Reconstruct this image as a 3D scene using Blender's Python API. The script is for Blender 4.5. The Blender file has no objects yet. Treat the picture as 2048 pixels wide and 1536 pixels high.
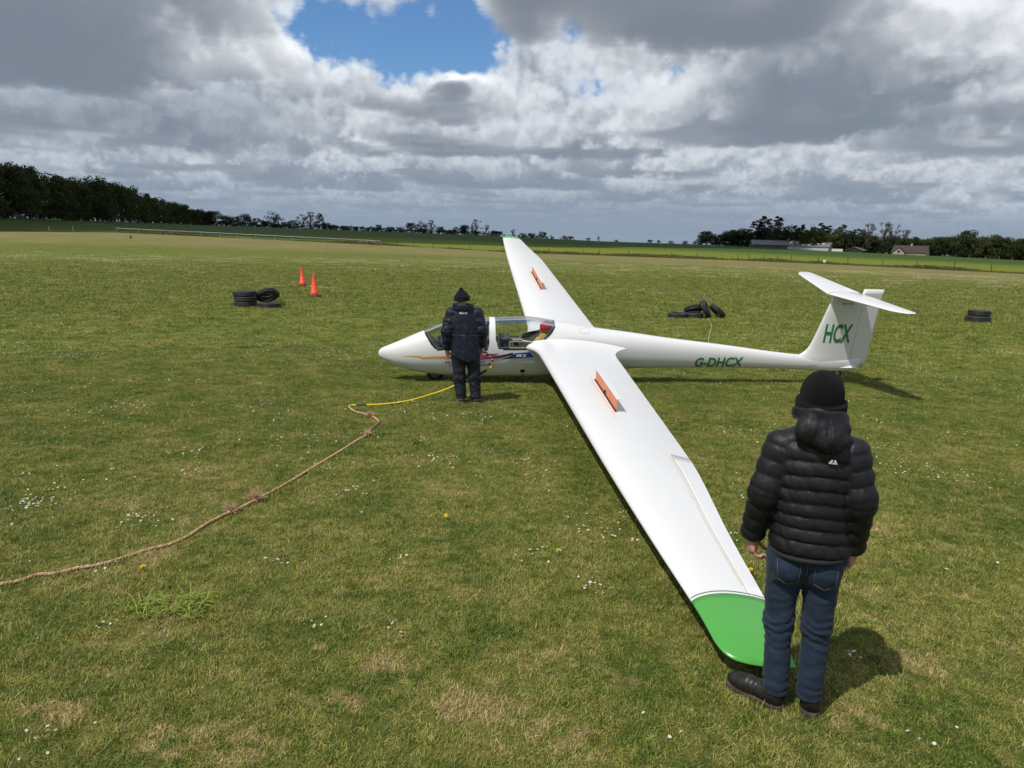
import bpy, bmesh, math, random
import numpy as np
from mathutils import Vector, Matrix

R = math.radians
SC = bpy.context.scene
COL = SC.collection
rng = np.random.default_rng(7)
random.seed(7)

# ------------------------------------------------------------------ camera
F_PX, CAM_H, PITCH, ROLL = 1475.83, 2.2523, R(10.8975), R(1.4509)
IMG_W, IMG_H = 2048, 1536
_fw = Vector((0, math.cos(PITCH), -math.sin(PITCH)))
_up = Vector((0, math.sin(PITCH), math.cos(PITCH)))
_rt = Vector((1, 0, 0))
CAM_R = math.cos(ROLL) * _rt + math.sin(ROLL) * _up
CAM_U = -math.sin(ROLL) * _rt + math.cos(ROLL) * _up
CAM_F = _fw
cam_data = bpy.data.cameras.new('camera')
cam_data.sensor_width = 36.0
cam_data.lens = F_PX / IMG_W * 36.0
cam_data.clip_start = 0.05
cam_data.clip_end = 20000
cam = bpy.data.objects.new('camera', cam_data)
COL.objects.link(cam)
cam.matrix_world = Matrix((
    (CAM_R.x, CAM_U.x, -CAM_F.x, 0),
    (CAM_R.y, CAM_U.y, -CAM_F.y, 0),
    (CAM_R.z, CAM_U.z, -CAM_F.z, CAM_H),
    (0, 0, 0, 1)))
SC.camera = cam

def ray(px, py):
    """viewing direction of a photo pixel (2048 x 1536)"""
    px, py = float(px), float(py)
    return (CAM_F + (px - IMG_W / 2) / F_PX * CAM_R - (py - IMG_H / 2) / F_PX * CAM_U).normalized()

def az_of(px, py=484.0):
    d = ray(px, py)
    return math.atan2(d.x, d.y)

# ------------------------------------------------------------------ exposure
SC.view_settings.view_transform = 'Standard'
SC.view_settings.look = 'None'
SC.view_settings.exposure = 0.0
SC.view_settings.gamma = 1.0
SC.view_settings.use_curve_mapping = False
SC.render.engine = 'CYCLES'
SC.cycles.use_denoising = True
SC.cycles.max_bounces = 5
SC.cycles.diffuse_bounces = 2
SC.cycles.glossy_bounces = 3
SC.cycles.transmission_bounces = 3
SC.cycles.transparent_max_bounces = 8

# ------------------------------------------------------------------ sun
SUN_AZ, SUN_EL = R(46 + 180), R(58.5)          # the shadows fall 46 degrees to the right of straight ahead
SUN_DIR = Vector((math.sin(SUN_AZ) * math.cos(SUN_EL), math.cos(SUN_AZ) * math.cos(SUN_EL), math.sin(SUN_EL)))
sun_data = bpy.data.lights.new('sun', 'SUN')
sun_data.energy = 3.5
sun_data.angle = R(0.53)
sun_data.color = (1.0, 0.955, 0.89)
sun = bpy.data.objects.new('sun', sun_data)
COL.objects.link(sun)
sun.rotation_euler = SUN_DIR.to_track_quat('Z', 'Y').to_euler()
sun.location = SUN_DIR * 50

# ------------------------------------------------------------------ small node language
class E_:
    """a shader socket with arithmetic"""
    def __init__(self, nt, s): self.nt, self.s = nt, s
    def _m(self, op, *a):
        n = self.nt.nodes.new('ShaderNodeMath'); n.operation = op
        for i, v in enumerate((self,) + a):
            if isinstance(v, E_): self.nt.links.new(v.s, n.inputs[i])
            else: n.inputs[i].default_value = float(v)
        return E_(self.nt, n.outputs[0])
    def __add__(s, o): return s._m('ADD', o)
    __radd__ = __add__
    def __sub__(s, o): return s._m('SUBTRACT', o)
    def __rsub__(s, o): return (s * -1.0) + o
    def __mul__(s, o): return s._m('MULTIPLY', o)
    __rmul__ = __mul__
    def __truediv__(s, o): return s._m('DIVIDE', o)
    def pow(s, o): return s._m('POWER', o)
    def max(s, o): return s._m('MAXIMUM', o)
    def min(s, o): return s._m('MINIMUM', o)
    def fn(s, op, *a): return s._m(op, *a)
    def clamp(s): return s.max(0.0).min(1.0)
    def step(s, a, b):
        """smooth step from a to b"""
        n = s.nt.nodes.new('ShaderNodeMapRange'); n.interpolation_type = 'SMOOTHSTEP'
        s.nt.links.new(s.s, n.inputs[0])
        n.inputs[1].default_value = a; n.inputs[2].default_value = b
        n.inputs[3].default_value = 0.0; n.inputs[4].default_value = 1.0
        return E_(s.nt, n.outputs[0])

def _set(nt, sock, v):
    if isinstance(v, E_): nt.links.new(v.s, sock)
    elif hasattr(v, 'is_linked') or hasattr(v, 'links'): nt.links.new(v, sock)
    else: sock.default_value = v

def vec(nt, x, y, z):
    n = nt.nodes.new('ShaderNodeCombineXYZ')
    for i, v in enumerate((x, y, z)): _set(nt, n.inputs[i], v)
    return n.outputs[0]

def vmath(nt, op, a, b=None, c=None):
    n = nt.nodes.new('ShaderNodeVectorMath'); n.operation = op
    for i, v in enumerate((a, b, c)):
        if v is None: continue
        if isinstance(v, (tuple, list, Vector)): n.inputs[i].default_value = v
        elif op == 'SCALE' and i == 1: n.inputs['Scale'].default_value = v
        else: nt.links.new(v, n.inputs[i])
    return n.outputs['Value'] if op in ('DOT_PRODUCT', 'LENGTH') else n.outputs[0]

def sep(nt, v):
    n = nt.nodes.new('ShaderNodeSeparateXYZ'); nt.links.new(v, n.inputs[0])
    return [E_(nt, o) for o in n.outputs]

def nz(nt, v, scale=1.0, detail=4.0, rough=0.5, dist=0.0, lac=2.0, dim='3D'):
    n = nt.nodes.new('ShaderNodeTexNoise'); n.noise_dimensions = dim
    nt.links.new(v, n.inputs['Vector'])
    n.inputs['Scale'].default_value = scale; n.inputs['Detail'].default_value = detail
    n.inputs['Roughness'].default_value = rough; n.inputs['Distortion'].default_value = dist
    n.inputs['Lacunarity'].default_value = lac
    return E_(nt, n.outputs[0])

def mixc(nt, f, a, b, mode='MIX'):
    n = nt.nodes.new('ShaderNodeMix'); n.data_type = 'RGBA'; n.blend_type = mode
    _set(nt, n.inputs[0], f)
    for s, v in ((n.inputs[6], a), (n.inputs[7], b)):
        if isinstance(v, (tuple, list)): s.default_value = (*v[:3], 1.0)
        elif isinstance(v, E_): nt.links.new(v.s, s)
        else: nt.links.new(v, s)
    return n.outputs[2]

def ramp(nt, f, stops, interp='LINEAR'):
    n = nt.nodes.new('ShaderNodeValToRGB'); _set(nt, n.inputs[0], f)
    cr = n.color_ramp; cr.interpolation = interp
    while len(cr.elements) < len(stops): cr.elements.new(0.5)
    for e, (p, c) in zip(cr.elements, stops):
        e.position = p; e.color = (*c[:3], 1.0)
    return n.outputs[0]

# ------------------------------------------------------------------ world: Nishita sky behind a field of cumulus
# (pixel x, pixel y, radius x, radius y, amount): where the cloud breaks or thickens, and where it is lit or shaded by other cloud
SKY_COVER = [(745, 20, 150, 100, -2.8), (860, 120, 90, 60, -2.2), (930, 30, 60, 80, -2.4), (912, 172, 60, 30, 2.6), (1290, 95, 110, 60, 1.2), (1160, 180, 50, 18, -0.6), (640, 30, 60, 60, -1.4), (1060, 60, 60, 120, 0.6),
             (2030, 425, 60, 35, -1.0), (20, 60, 120, 60, 1.1), (200, 250, 200, 40, 1.0), (1480, 270, 250, 50, 0.4), (1520, 70, 60, 30, 0.8)]
SKY_LIGHT = [(905, 150, 80, 40, 0.5), (560, 110, 110, 60, 0.35), (700, 280, 90, 40, 0.4), (310, 150, 110, 40, 0.15), (230, 245, 320, 50, -0.55),
             (480, 195, 150, 35, -0.3), (60, 90, 260, 90, -0.35), (1150, 70, 200, 80, -0.2), (150, 40, 240, 60, -0.35), (1500, 180, 160, 60, -0.55), (1700, 110, 200, 40, -0.25),
             (1340, 150, 60, 40, 0.4), (1940, 60, 90, 70, 0.1), (1880, 240, 260, 45, -0.4), (1230, 440, 300, 50, -0.6), (900, 350, 200, 22, -0.3),
             (460, 330, 200, 18, 0.2), (1930, 405, 80, 24, 0.5), (640, 250, 500, 60, -0.2)]

def cloud_volumes(seed):
    g = np.random.default_rng(seed)
    n = 96
    k = np.fft.fftfreq(n) * n
    K = np.sqrt(k[:, None, None] ** 2 + k[None, :, None] ** 2 + k[None, None, :] ** 2); K[0, 0, 0] = 1
    f = np.fft.ifftn(np.fft.fftn(g.standard_normal((n, n, n))) * (K ** -2.3 * (K >= 3) * (K < 40))).real
    f = (f - f.mean()) / f.std()
    def cells_(cells, n):
        P = g.random((cells, cells, cells, 3)); c = (np.arange(n) + .5) / n * cells
        X, Y, Z = np.meshgrid(c, c, c, indexing='ij'); best = np.full((n, n, n), 9., np.float32)
        ix, iy, iz = X.astype(int), Y.astype(int), Z.astype(int)
        for dx in (-1, 0, 1):
            for dy in (-1, 0, 1):
                for dz in (-1, 0, 1):
                    a, b, d = ix + dx, iy + dy, iz + dz
                    q = P[a % cells, b % cells, d % cells]
                    best = np.minimum(best, (a + q[..., 0] - X) ** 2 + (b + q[..., 1] - Y) ** 2 + (d + q[..., 2] - Z) ** 2)
        return 1 - np.sqrt(best)
    w = cells_(4, 64) * .55 + cells_(8, 64) * .28 + cells_(16, 64) * .17
    return f.astype(np.float32), ((w - w.mean()) / w.std()).astype(np.float32)

def tri_lookup(V, P):
    n = V.shape[0]; P = P % 1.0 * n
    i = np.floor(P).astype(np.int32); fr = (P - i).astype(np.float32); i %= n; j = (i + 1) % n
    x0, y0, z0 = i[:, 0] * n * n, i[:, 1] * n, i[:, 2]; x1, y1, z1 = j[:, 0] * n * n, j[:, 1] * n, j[:, 2]
    F = V.ravel(); fx, fy, fz = fr[:, 0], fr[:, 1], fr[:, 2]
    c0 = (F[x0 + y0 + z0] * (1 - fz) + F[x0 + y0 + z1] * fz) * (1 - fy) + (F[x0 + y1 + z0] * (1 - fz) + F[x0 + y1 + z1] * fz) * fy
    c1 = (F[x1 + y0 + z0] * (1 - fz) + F[x1 + y0 + z1] * fz) * (1 - fy) + (F[x1 + y1 + z0] * (1 - fz) + F[x1 + y1 + z1] * fz) * fy
    return c0 * (1 - fx) + c1 * fx

def march_clouds(D, cover, light, V, W, steps):
    """light a layer of cumulus between 0.95 and 2.5 km by marching through it; D are unit directions, kilometres"""
    base, top, Re, sig = .95, 2.5, 6371., 10.0
    n = len(D); g = np.random.default_rng(1); sd = np.array(SUN_DIR)
    el = np.maximum(D[:, 2], .004)
    hit = lambda h: np.sqrt((Re * el) ** 2 + 2 * Re * h + h * h) - Re * el
    t0 = hit(base); t1 = np.maximum(np.minimum(hit(top), 60.), t0 + .01)
    T = np.ones(n, np.float32); C = np.zeros((n, 3), np.float32)
    jit = .5 + .5 * (g.random(n) - .5)
    def dens(P, h, cv, full):
        b = tri_lookup(V, P / np.array([10., 10., 7.5])) + cv - 2.185 * np.clip((h - .12) / .88, 0, 1) ** .8
        b = np.where(h < .12, b - (.12 - h) * 9, b)
        if full: b = b + .44 * tri_lookup(W, P / 1.3) + .28 * tri_lookup(W, P / .403)
        return np.clip(b * 1.1, 0, 1)
    for k in range(steps):
        act = np.nonzero(T > .02)[0]
        if not len(act): break
        dt = (t1[act] - t0[act]) / steps
        t = t0[act] + dt * (k + jit[act])
        P = D[act] * t[:, None]
        h = (P[:, 2] + t * t / (2 * Re) * (1 - D[act, 2] ** 2) - base) / (top - base)
        cv = cover[act] + .47
        d0 = dens(P, h, cv, True)
        on = np.nonzero(d0 > .01)[0]
        if not len(on): continue
        a, Po, ho, cvo, d, to = act[on], P[on], h[on], cv[on], d0[on], t[on]
        od = 0
        for q in (.10, .28, .65):
            od = od + dens(Po + sd * q, ho + sd[2] * q / (top - base), cvo, q < .2) * {.10: .10, .28: .22, .65: .4}[q]
        L = (np.exp(-od * sig * .9) * .75 + np.exp(-od * sig * .22) * .25) * np.clip(1 + light[a], 0, 3)
        L = L * (1 - .35 * np.exp(-d * 5))
        amb = .15 + .14 * np.clip(ho, 0, 1)
        col = L[:, None] * np.array([.93, .925, .90]) + amb[:, None] * np.array([.86, .99, 1.22])
        hz = np.exp(-to / 16.)[:, None]
        col = col * hz + (1 - hz) * np.array([.30, .375, .48])
        al = 1 - np.exp(-d * sig * np.minimum(dt[on], .6))
        C[a] += (T[a] * al)[:, None] * col; T[a] *= 1 - al
    return C, 1 - T

def cloud_image(name, w, h, az0, az1, el1, V, W, steps):
    az, el = np.meshgrid(az0 + (az1 - az0) * (np.arange(w) + .5) / w, el1 * (np.arange(h) + .5) / h)
    D = np.stack([np.sin(az) * np.cos(el), np.cos(az) * np.cos(el), np.sin(el)], -1).reshape(-1, 3)
    def blobs(lst):
        acc = np.zeros(az.shape)
        for (px, py, rx, ry, a) in lst:
            d = ray(px, py); u, v = math.atan2(d.x, d.y), math.asin(d.z)
            acc += a * np.exp(-((az - u) * F_PX / rx) ** 2 - ((el - v) * F_PX / ry) ** 2)
        return acc.ravel()
    C, A = march_clouds(D, blobs(SKY_COVER), blobs(SKY_LIGHT), V, W, steps)
    X = np.concatenate([C, A[:, None]], 1).reshape(h, w, 4)
    P = np.pad(X, ((1, 1), (1, 1), (0, 0)), mode='edge')
    P = .25 * P[:-2] + .5 * P[1:-1] + .25 * P[2:]
    X = .25 * P[:, :-2] + .5 * P[:, 1:-1] + .25 * P[:, 2:]
    # thick grey air low over the land
    hz = np.exp(-(el / .046) ** 1.6)[..., None]
    A = X[..., 3:]; rgb = X[..., :3] / np.maximum(A, 1e-3)
    A2 = hz + (1 - hz) * A
    rgb = (hz * np.array([.265, .335, .435]) + (1 - hz) * A * rgb) / np.maximum(A2, 1e-3)
    im = bpy.data.images.new(name, w, h, alpha=True, float_buffer=True)
    im.colorspace_settings.name = 'Non-Color'; im.alpha_mode = 'CHANNEL_PACKED'
    im.pixels.foreach_set(np.concatenate([rgb, A2], -1).astype(np.float32).ravel()); im.update()
    return im

world = bpy.data.worlds.new('World'); SC.world = world; world.use_nodes = True
NOISE_V, NOISE_W = cloud_volumes(33)
def build_sky():
    nt = world.node_tree; nt.nodes.clear()
    out = nt.nodes.new('ShaderNodeOutputWorld'); bg = nt.nodes.new('ShaderNodeBackground')
    bg.inputs[1].default_value = 0.1
    nt.links.new(bg.outputs[0], out.inputs[0])
    sky = nt.nodes.new('ShaderNodeTexSky'); sky.sky_type = 'NISHITA'; sky.sun_disc = False
    sky.sun_elevation = SUN_EL; sky.sun_rotation = SUN_AZ
    sky.air_density = 1.2; sky.dust_density = 0.3; sky.ozone_density = 2.5
    tc = nt.nodes.new('ShaderNodeTexCoord')
    x, y, z = sep(nt, tc.outputs['Generated'])
    az = x.fn('ARCTAN2', y); el = z.max(-1.0).min(1.0).fn('ARCSINE').max(0.0005)
    V, W = NOISE_V, NOISE_W
    def layer(im, az0, az1, el1, ext):
        t = nt.nodes.new('ShaderNodeTexImage'); t.image = im; t.extension = ext; t.interpolation = 'Cubic'
        nt.links.new(vec(nt, (az - az0) * (1 / (az1 - az0)), el * (1 / el1), 0.0), t.inputs[0])
        return t
    A1, E1 = R(43), R(24)
    pan = layer(cloud_image('cloud_panorama', 720, 180, -math.pi, math.pi, R(90), V, W, 48), -math.pi, math.pi, R(90), 'EXTEND')
    frt = layer(cloud_image('cloud_front', 1560, 430, -A1, A1, E1, V, W, 90), -A1, A1, E1, 'EXTEND')
    inside = (1.0 - az.fn('ABSOLUTE').step(R(39), R(42.5))) * (1.0 - el.step(R(21), R(23.5)))
    ccol = mixc(nt, inside, pan.outputs[0], frt.outputs[0])
    calp = pan.outputs[1]
    m = nt.nodes.new('ShaderNodeMix'); _set(nt, m.inputs[0], inside); nt.links.new(pan.outputs[1], m.inputs[2]); nt.links.new(frt.outputs[1], m.inputs[3])
    blue = vmath(nt, 'MULTIPLY', sky.outputs[0], (0.62, 0.86, 1.12))
    ccol = vmath(nt, 'SCALE', ccol, 10.0)
    col = mixc(nt, E_(nt, m.outputs[0]), blue, ccol)
    nt.links.new(col, bg.inputs[0])
    world.cycles.sampling_method = 'MANUAL'; world.cycles.sample_map_resolution = 1024
build_sky()

# ------------------------------------------------------------------ object helpers
def tag(o, label=None, cat=None, group=None, kind=None):
    if label: o['label'] = label
    if cat: o['category'] = cat
    if group: o['group'] = group
    if kind: o['kind'] = kind
    return o

def mesh_obj(name, verts, faces, mat=None, parent=None, smooth=False, link=True):
    me = bpy.data.meshes.new(name)
    me.from_pydata([tuple(v) for v in verts], [], [tuple(f) for f in faces])
    me.update()
    return as_obj(name, me, mat, parent, smooth, link)

def as_obj(name, me, mat=None, parent=None, smooth=False, link=True):
    if smooth: me.polygons.foreach_set('use_smooth', np.ones(len(me.polygons), bool))
    o = bpy.data.objects.new(name, me)
    if mat:
        for m in (mat if isinstance(mat, (list, tuple)) else [mat]): me.materials.append(m)
    if parent: o.parent = parent
    if link: COL.objects.link(o)
    return o

def np_mesh(name, V, Q):
    """fast mesh from vertex array and a face array of triangles or quads"""
    me = bpy.data.meshes.new(name); V = np.asarray(V, np.float32); Q = np.asarray(Q, np.int32)
    me.vertices.add(len(V)); me.vertices.foreach_set('co', V.ravel())
    k = Q.shape[1]
    me.loops.add(Q.size); me.loops.foreach_set('vertex_index', Q.ravel())
    me.polygons.add(len(Q)); me.polygons.foreach_set('loop_start', np.arange(0, Q.size, k, dtype=np.int32))
    me.polygons.foreach_set('loop_total', np.full(len(Q), k, np.int32))
    me.update(calc_edges=True); me.validate()
    return me

def empty(name, loc=(0, 0, 0), rz=0.0, parent=None):
    o = bpy.data.objects.new(name, None); COL.objects.link(o)
    o.empty_display_size = 0.1; o.location = loc; o.rotation_euler = (0, 0, rz)
    if parent: o.parent = parent
    return o

def copy_tree(o, parent=None):
    c = o.copy(); COL.objects.link(c); c.parent = parent
    for ch in o.children: copy_tree(ch, c)
    return c

def material(name):
    m = bpy.data.materials.new(name); m.use_nodes = True
    nt = m.node_tree; nt.nodes.clear()
    out = nt.nodes.new('ShaderNodeOutputMaterial'); b = nt.nodes.new('ShaderNodeBsdfPrincipled')
    nt.links.new(b.outputs[0], out.inputs[0])
    return m, nt, b, out

def plain(name, col, rough=0.5, spec=0.5, metal=0.0, coat=0.0, var=0.0, vscale=20.0, bump=0.0, bscale=80.0, rvar=0.0):
    """a procedural material: colour with noise variation, optional fine relief"""
    m, nt, b, out = material(name)
    tc = nt.nodes.new('ShaderNodeTexCoord'); P = tc.outputs['Object']
    if var:
        n = nz(nt, P, vscale, 5.0, 0.6)
        c = mixc(nt, n.step(0.3, 0.7), [x * (1 - var) for x in col], [min(1, x * (1 + var)) for x in col])
        nt.links.new(c, b.inputs['Base Color'])
    else: b.inputs['Base Color'].default_value = (*col, 1)
    b.inputs['Roughness'].default_value = rough
    if rvar:
        r = nz(nt, P, vscale * 0.7, 4.0, 0.6) * rvar + (rough - rvar * 0.5)
        nt.links.new(r.s, b.inputs['Roughness'])
    b.inputs['Specular IOR Level'].default_value = spec
    b.inputs['Metallic'].default_value = metal; b.inputs['Coat Weight'].default_value = coat
    if bump:
        bn = nt.nodes.new('ShaderNodeBump'); bn.inputs['Strength'].default_value = bump; bn.inputs['Distance'].default_value = 0.01
        nt.links.new(nz(nt, P, bscale, 4.0, 0.6).s, bn.inputs['Height']); nt.links.new(bn.outputs[0], b.inputs['Normal'])
    return m

# ------------------------------------------------------------------ terrain: flat airfield, fields that rise to a low skyline
_EP = [-500, 0, 234, 770, 1040, 1500, 2048, 2500]
_ED = [195, 190, 182, 168, 162, 143, 114, 104]
_EO = [4, 4, 1, 12.5, 20.5, 23.5, 30, 33]
_RP = [-500, -100, 0, 200, 300, 400, 700, 1000, 1200, 1400, 1600, 1900, 2048, 2500]
_RD = [150, 185, 205, 270, 380, 480, 480, 480, 470, 440, 400, 400, 385, 360]
_RO = [18, 18, 18, 17.5, 17, 16, 14, 10.5, 5.5, 4, -1, -6, -9, -12]
_EA = [az_of(p) for p in _EP]; _RA = [az_of(p) for p in _RP]
_RD = [max(r, np.interp(a, _EA, _ED) + 12) for a, r in zip(_RA, _RD)]
_EZ = [CAM_H - o * d / F_PX for o, d in zip(_EO, _ED)]
_RZ = [CAM_H + o * d / F_PX for o, d in zip(_RO, _RD)]
def edge_dist(a): return np.interp(a, _EA, _ED)
def ridge_dist(a): return np.interp(a, _RA, _RD)
def terrain_at(a, t):
    """azimuth and zone (0 here, 1 the airfield's edge, 2 the skyline) -> distance, height"""
    de, dr = np.interp(a, _EA, _ED), np.interp(a, _RA, _RD)
    ze, zr = np.interp(a, _EA, _EZ), np.interp(a, _RA, _RZ)
    if t <= 1:
        r = de * t; u = min(1, max(0, (t - .45) / .55)); return r, ze * u * u * (3 - 2 * u)
    if t <= 2:
        return de + (dr - de) * (t - 1), ze + (zr - ze) * (t - 1)
    k = t - 2
    return dr * (1 + k), zr - 1.2 * min(k, 1.0) * 3 - k * 1.0
def zone_z(x, y):
    a, r = math.atan2(x, y), math.hypot(x, y)
    de, dr = edge_dist(a), ridge_dist(a)
    t = r / de if r < de else (1 + (r - de) / (dr - de) if r < dr else 2 + (r / dr - 1))
    return terrain_at(a, t)[1]
def on_az(px, r):
    """a point on the ground in the direction of photo column px, r metres away"""
    a = az_of(px); x, y = math.sin(a) * r, math.cos(a) * r
    return Vector((x, y, zone_z(x, y)))
def on_ground(px, py, z=0.0):
    d = ray(px, py); t = (z - CAM_H) / d.z
    return Vector((d.x * t, d.y * t, z))

def build_ground():
    azs = sorted(set(list(np.radians(np.arange(-180, 180, 3.0))) + list(np.radians(np.arange(-48, 48, 0.5)))))
    ts = [0.0, .01, .03, .06, .1, .15, .2, .25, .3, .35, .4, .45, .5, .55, .6, .65, .7, .75, .8, .85, .9, .95, .98, 1.0, 1.02, 1.05, 1.1, 1.2, 1.3, 1.4, 1.5, 1.6,
          1.7, 1.8, 1.9, 1.95, 2.0, 2.05, 2.1, 2.2, 2.4, 2.7, 3.0, 4.0, 6.0, 10.0, 20.0]
    V, F, Z = [], [], []
    for t in ts:
        for a in azs:
            r, z = terrain_at(a, t); V.append((math.sin(a) * r, math.cos(a) * r, z)); Z.append(t)
    n = len(azs)
    for i in range(len(ts) - 1):
        for j in range(n):
            k = (j + 1) % n
            F.append((i * n + j, i * n + k, (i + 1) * n + k, (i + 1) * n + j) if i else (j, n + k, n + j))
    o = mesh_obj('ground', V, F, MAT_GROUND, smooth=True)
    at = o.data.attributes.new('zone', 'FLOAT', 'POINT'); at.data.foreach_set('value', np.array(Z, np.float32))
    bm = bmesh.new(); bm.from_mesh(o.data); bmesh.ops.remove_doubles(bm, verts=bm.verts, dist=1e-4); bmesh.ops.recalc_face_normals(bm, faces=bm.faces); bm.to_mesh(o.data); bm.free()
    if o.data.polygons[0].normal.z < 0: o.data.flip_normals()
    return tag(o, kind='structure')

# colour of the turf by place: shared by the soil sheet and the blades on it
BARE = [(790, 1350, .20), (760, 1330, .10), (1010, 1410, .22), (930, 1405, .12), (640, 1300, .09), (670, 1180, .07), (1250, 1345, .22), (1140, 1310, .12),
        (330, 1500, .2), (500, 1490, .15), (1820, 1320, .25), (1700, 1440, .25), (690, 1400, .14), (120, 1420, .2), (1150, 1480, .18), (1900, 1130, .2), (240, 1345, .12)]
def turf_colour(nt, P, fine=True):
    n1 = nz(nt, P, 0.55, 2.0, 0.55); n2 = nz(nt, P, 2.1, 2.0, 0.6); n3 = nz(nt, P, 9.0, 2.0, 0.6)
    g = mixc(nt, (n1 * 0.30 + n2 * 0.40 + n3 * 0.30).step(0.38, 0.60), (0.076, 0.115, 0.013), (0.148, 0.164, 0.022))
    g = mixc(nt, (n2 * 0.5 + n3 * 0.5).step(0.44, 0.64) * 0.6, g, (0.205, 0.188, 0.056))
    x, y, z = sep(nt, P)
    near = 1.0 - E_(nt, vmath(nt, 'LENGTH', P)).step(4.0, 13.0)
    g = mixc(nt, near * (n1 * 0.30 + n2 * 0.30 + n3 * 0.40).step(0.36, 0.62) * 0.72, g, (0.230, 0.222, 0.055))
    dry = (n1 * 0.40 + n2 * 0.42 + n3 * 0.30).step(0.60, 0.73) * (near * 0.65 + 0.20)
    acc = None
    for (px, py, r) in BARE:
        c = on_ground(px, py); t = vmath(nt, 'MULTIPLY_ADD', P, (1 / r, 1 / r, 0), (-c.x / r, -c.y / r, 0))
        e = (E_(nt, vmath(nt, 'DOT_PRODUCT', t, t)) * -1.0).fn('EXPONENT')
        acc = e if acc is None else acc + e
    dry = dry.max((acc * 0.95 + (n3 - 0.5) * 2.6 + (n2 - 0.5) * 2.2 - 0.20).step(0.30, 1.0) * acc.step(0.05, 0.4) * 0.62)
    g = mixc(nt, dry, g, (0.36, 0.265, 0.125))
    return g, dry

def ground_material():
    m, nt, b, out = material('turf_and_fields')
    geo = nt.nodes.new('ShaderNodeNewGeometry'); P = geo.outputs['Position']
    at = nt.nodes.new('ShaderNodeAttribute'); at.attribute_name = 'zone'
    t = E_(nt, at.outputs['Fac'])
    x, y, z = sep(nt, P)
    dist = E_(nt, vmath(nt, 'LENGTH', P))
    g, dry = turf_colour(nt, P)
    # between the blades: thatch and soil, only where blades stand on it
    grain = nz(nt, P, 130.0, 3.0, 0.7).step(0.36, 0.62); grain2 = nz(nt, P, 38.0, 4.0, 0.75)
    nearf = 1.0 - dist.step(7.0, 22.0)
    g = mixc(nt, nearf * (1.0 - grain * 0.55) * 0.75, g, (0.050, 0.050, 0.018))
    g = mixc(nt, grain2.step(0.56, 0.72) * 0.55, g, (0.240, 0.225, 0.075)); g = mixc(nt, (1.0 - grain2.step(0.30, 0.45)) * 0.6, g, (0.034, 0.055, 0.011))
    # far turf: streaks of mowing and specks of daisies
    fl = vmath(nt, 'MULTIPLY', P, (0.5, 1.6, 1.0))
    st = nz(nt, fl, 0.9, 5.0, 0.65)
    g = mixc(nt, dist.step(25.0, 60.0) * st.step(0.40, 0.62) * 0.55, g, (0.105, 0.118, 0.030))
    clump = nz(nt, P, 0.22, 4.0, 0.6).step(0.53, 0.66); speck = nz(nt, P, 7.0, 3.0, 0.7).step(0.60, 0.70)
    g = mixc(nt, clump * speck * dist.step(30.0, 60.0) * (1.0 - t.step(0.62, 0.75)) * 0.65, g, (0.62, 0.62, 0.55))
    # the mown strip along the edge, dry and pale
    wob = (nz(nt, P, 0.06, 3.0, 0.6) - 0.5) * 0.10
    tt = t + wob
    strip = tt.step(0.58, 0.70)
    sc = mixc(nt, nz(nt, fl, 0.25, 5.0, 0.7).step(0.35, 0.65), (0.150, 0.148, 0.046), (0.225, 0.195, 0.078))
    g = mixc(nt, strip * 0.9, g, sc)
    # uncut fringe and the crop behind it
    g = mixc(nt, t.step(0.965, 0.985), g, mixc(nt, nz(nt, P, 0.8, 4.0, 0.7).step(0.4, 0.65), (0.075, 0.100, 0.022), (0.190, 0.180, 0.075)))
    rows = nz(nt, vmath(nt, 'MULTIPLY', P, (0.05, 0.7, 0.1)), 1.0, 4.0, 0.6)
    crop = mixc(nt, rows.step(0.35, 0.65), (0.110, 0.150, 0.016), (0.175, 0.200, 0.020))
    crop = mixc(nt, (t + (rows - 0.5) * 0.25).step(1.12, 1.45), crop, mixc(nt, rows.step(0.3, 0.7), (0.036, 0.070, 0.013), (0.056, 0.092, 0.016)))  # far crop turns darker green: cloud shade put into the colour
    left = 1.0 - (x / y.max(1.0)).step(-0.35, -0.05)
    crop = mixc(nt, left * 0.85, crop, mixc(nt, rows.step(0.3, 0.7), (0.048, 0.084, 0.022), (0.066, 0.105, 0.026)))  # same crop dimmed on the left, cloud shade painted into its colour
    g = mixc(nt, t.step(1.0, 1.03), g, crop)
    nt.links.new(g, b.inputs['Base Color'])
    b.inputs['Roughness'].default_value = 0.9; b.inputs['Specular IOR Level'].default_value = 0.1
    bn = nt.nodes.new('ShaderNodeBump'); bn.inputs['Strength'].default_value = 0.8; bn.inputs['Distance'].default_value = 0.05
    hgt = nz(nt, P, 16.0, 3.0, 0.7) * 0.6 + nz(nt, P, 3.0, 3.0, 0.6) * 1.6
    nt.links.new(hgt.s, bn.inputs['Height']); nt.links.new(bn.outputs[0], b.inputs['Normal'])
    return m

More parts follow.
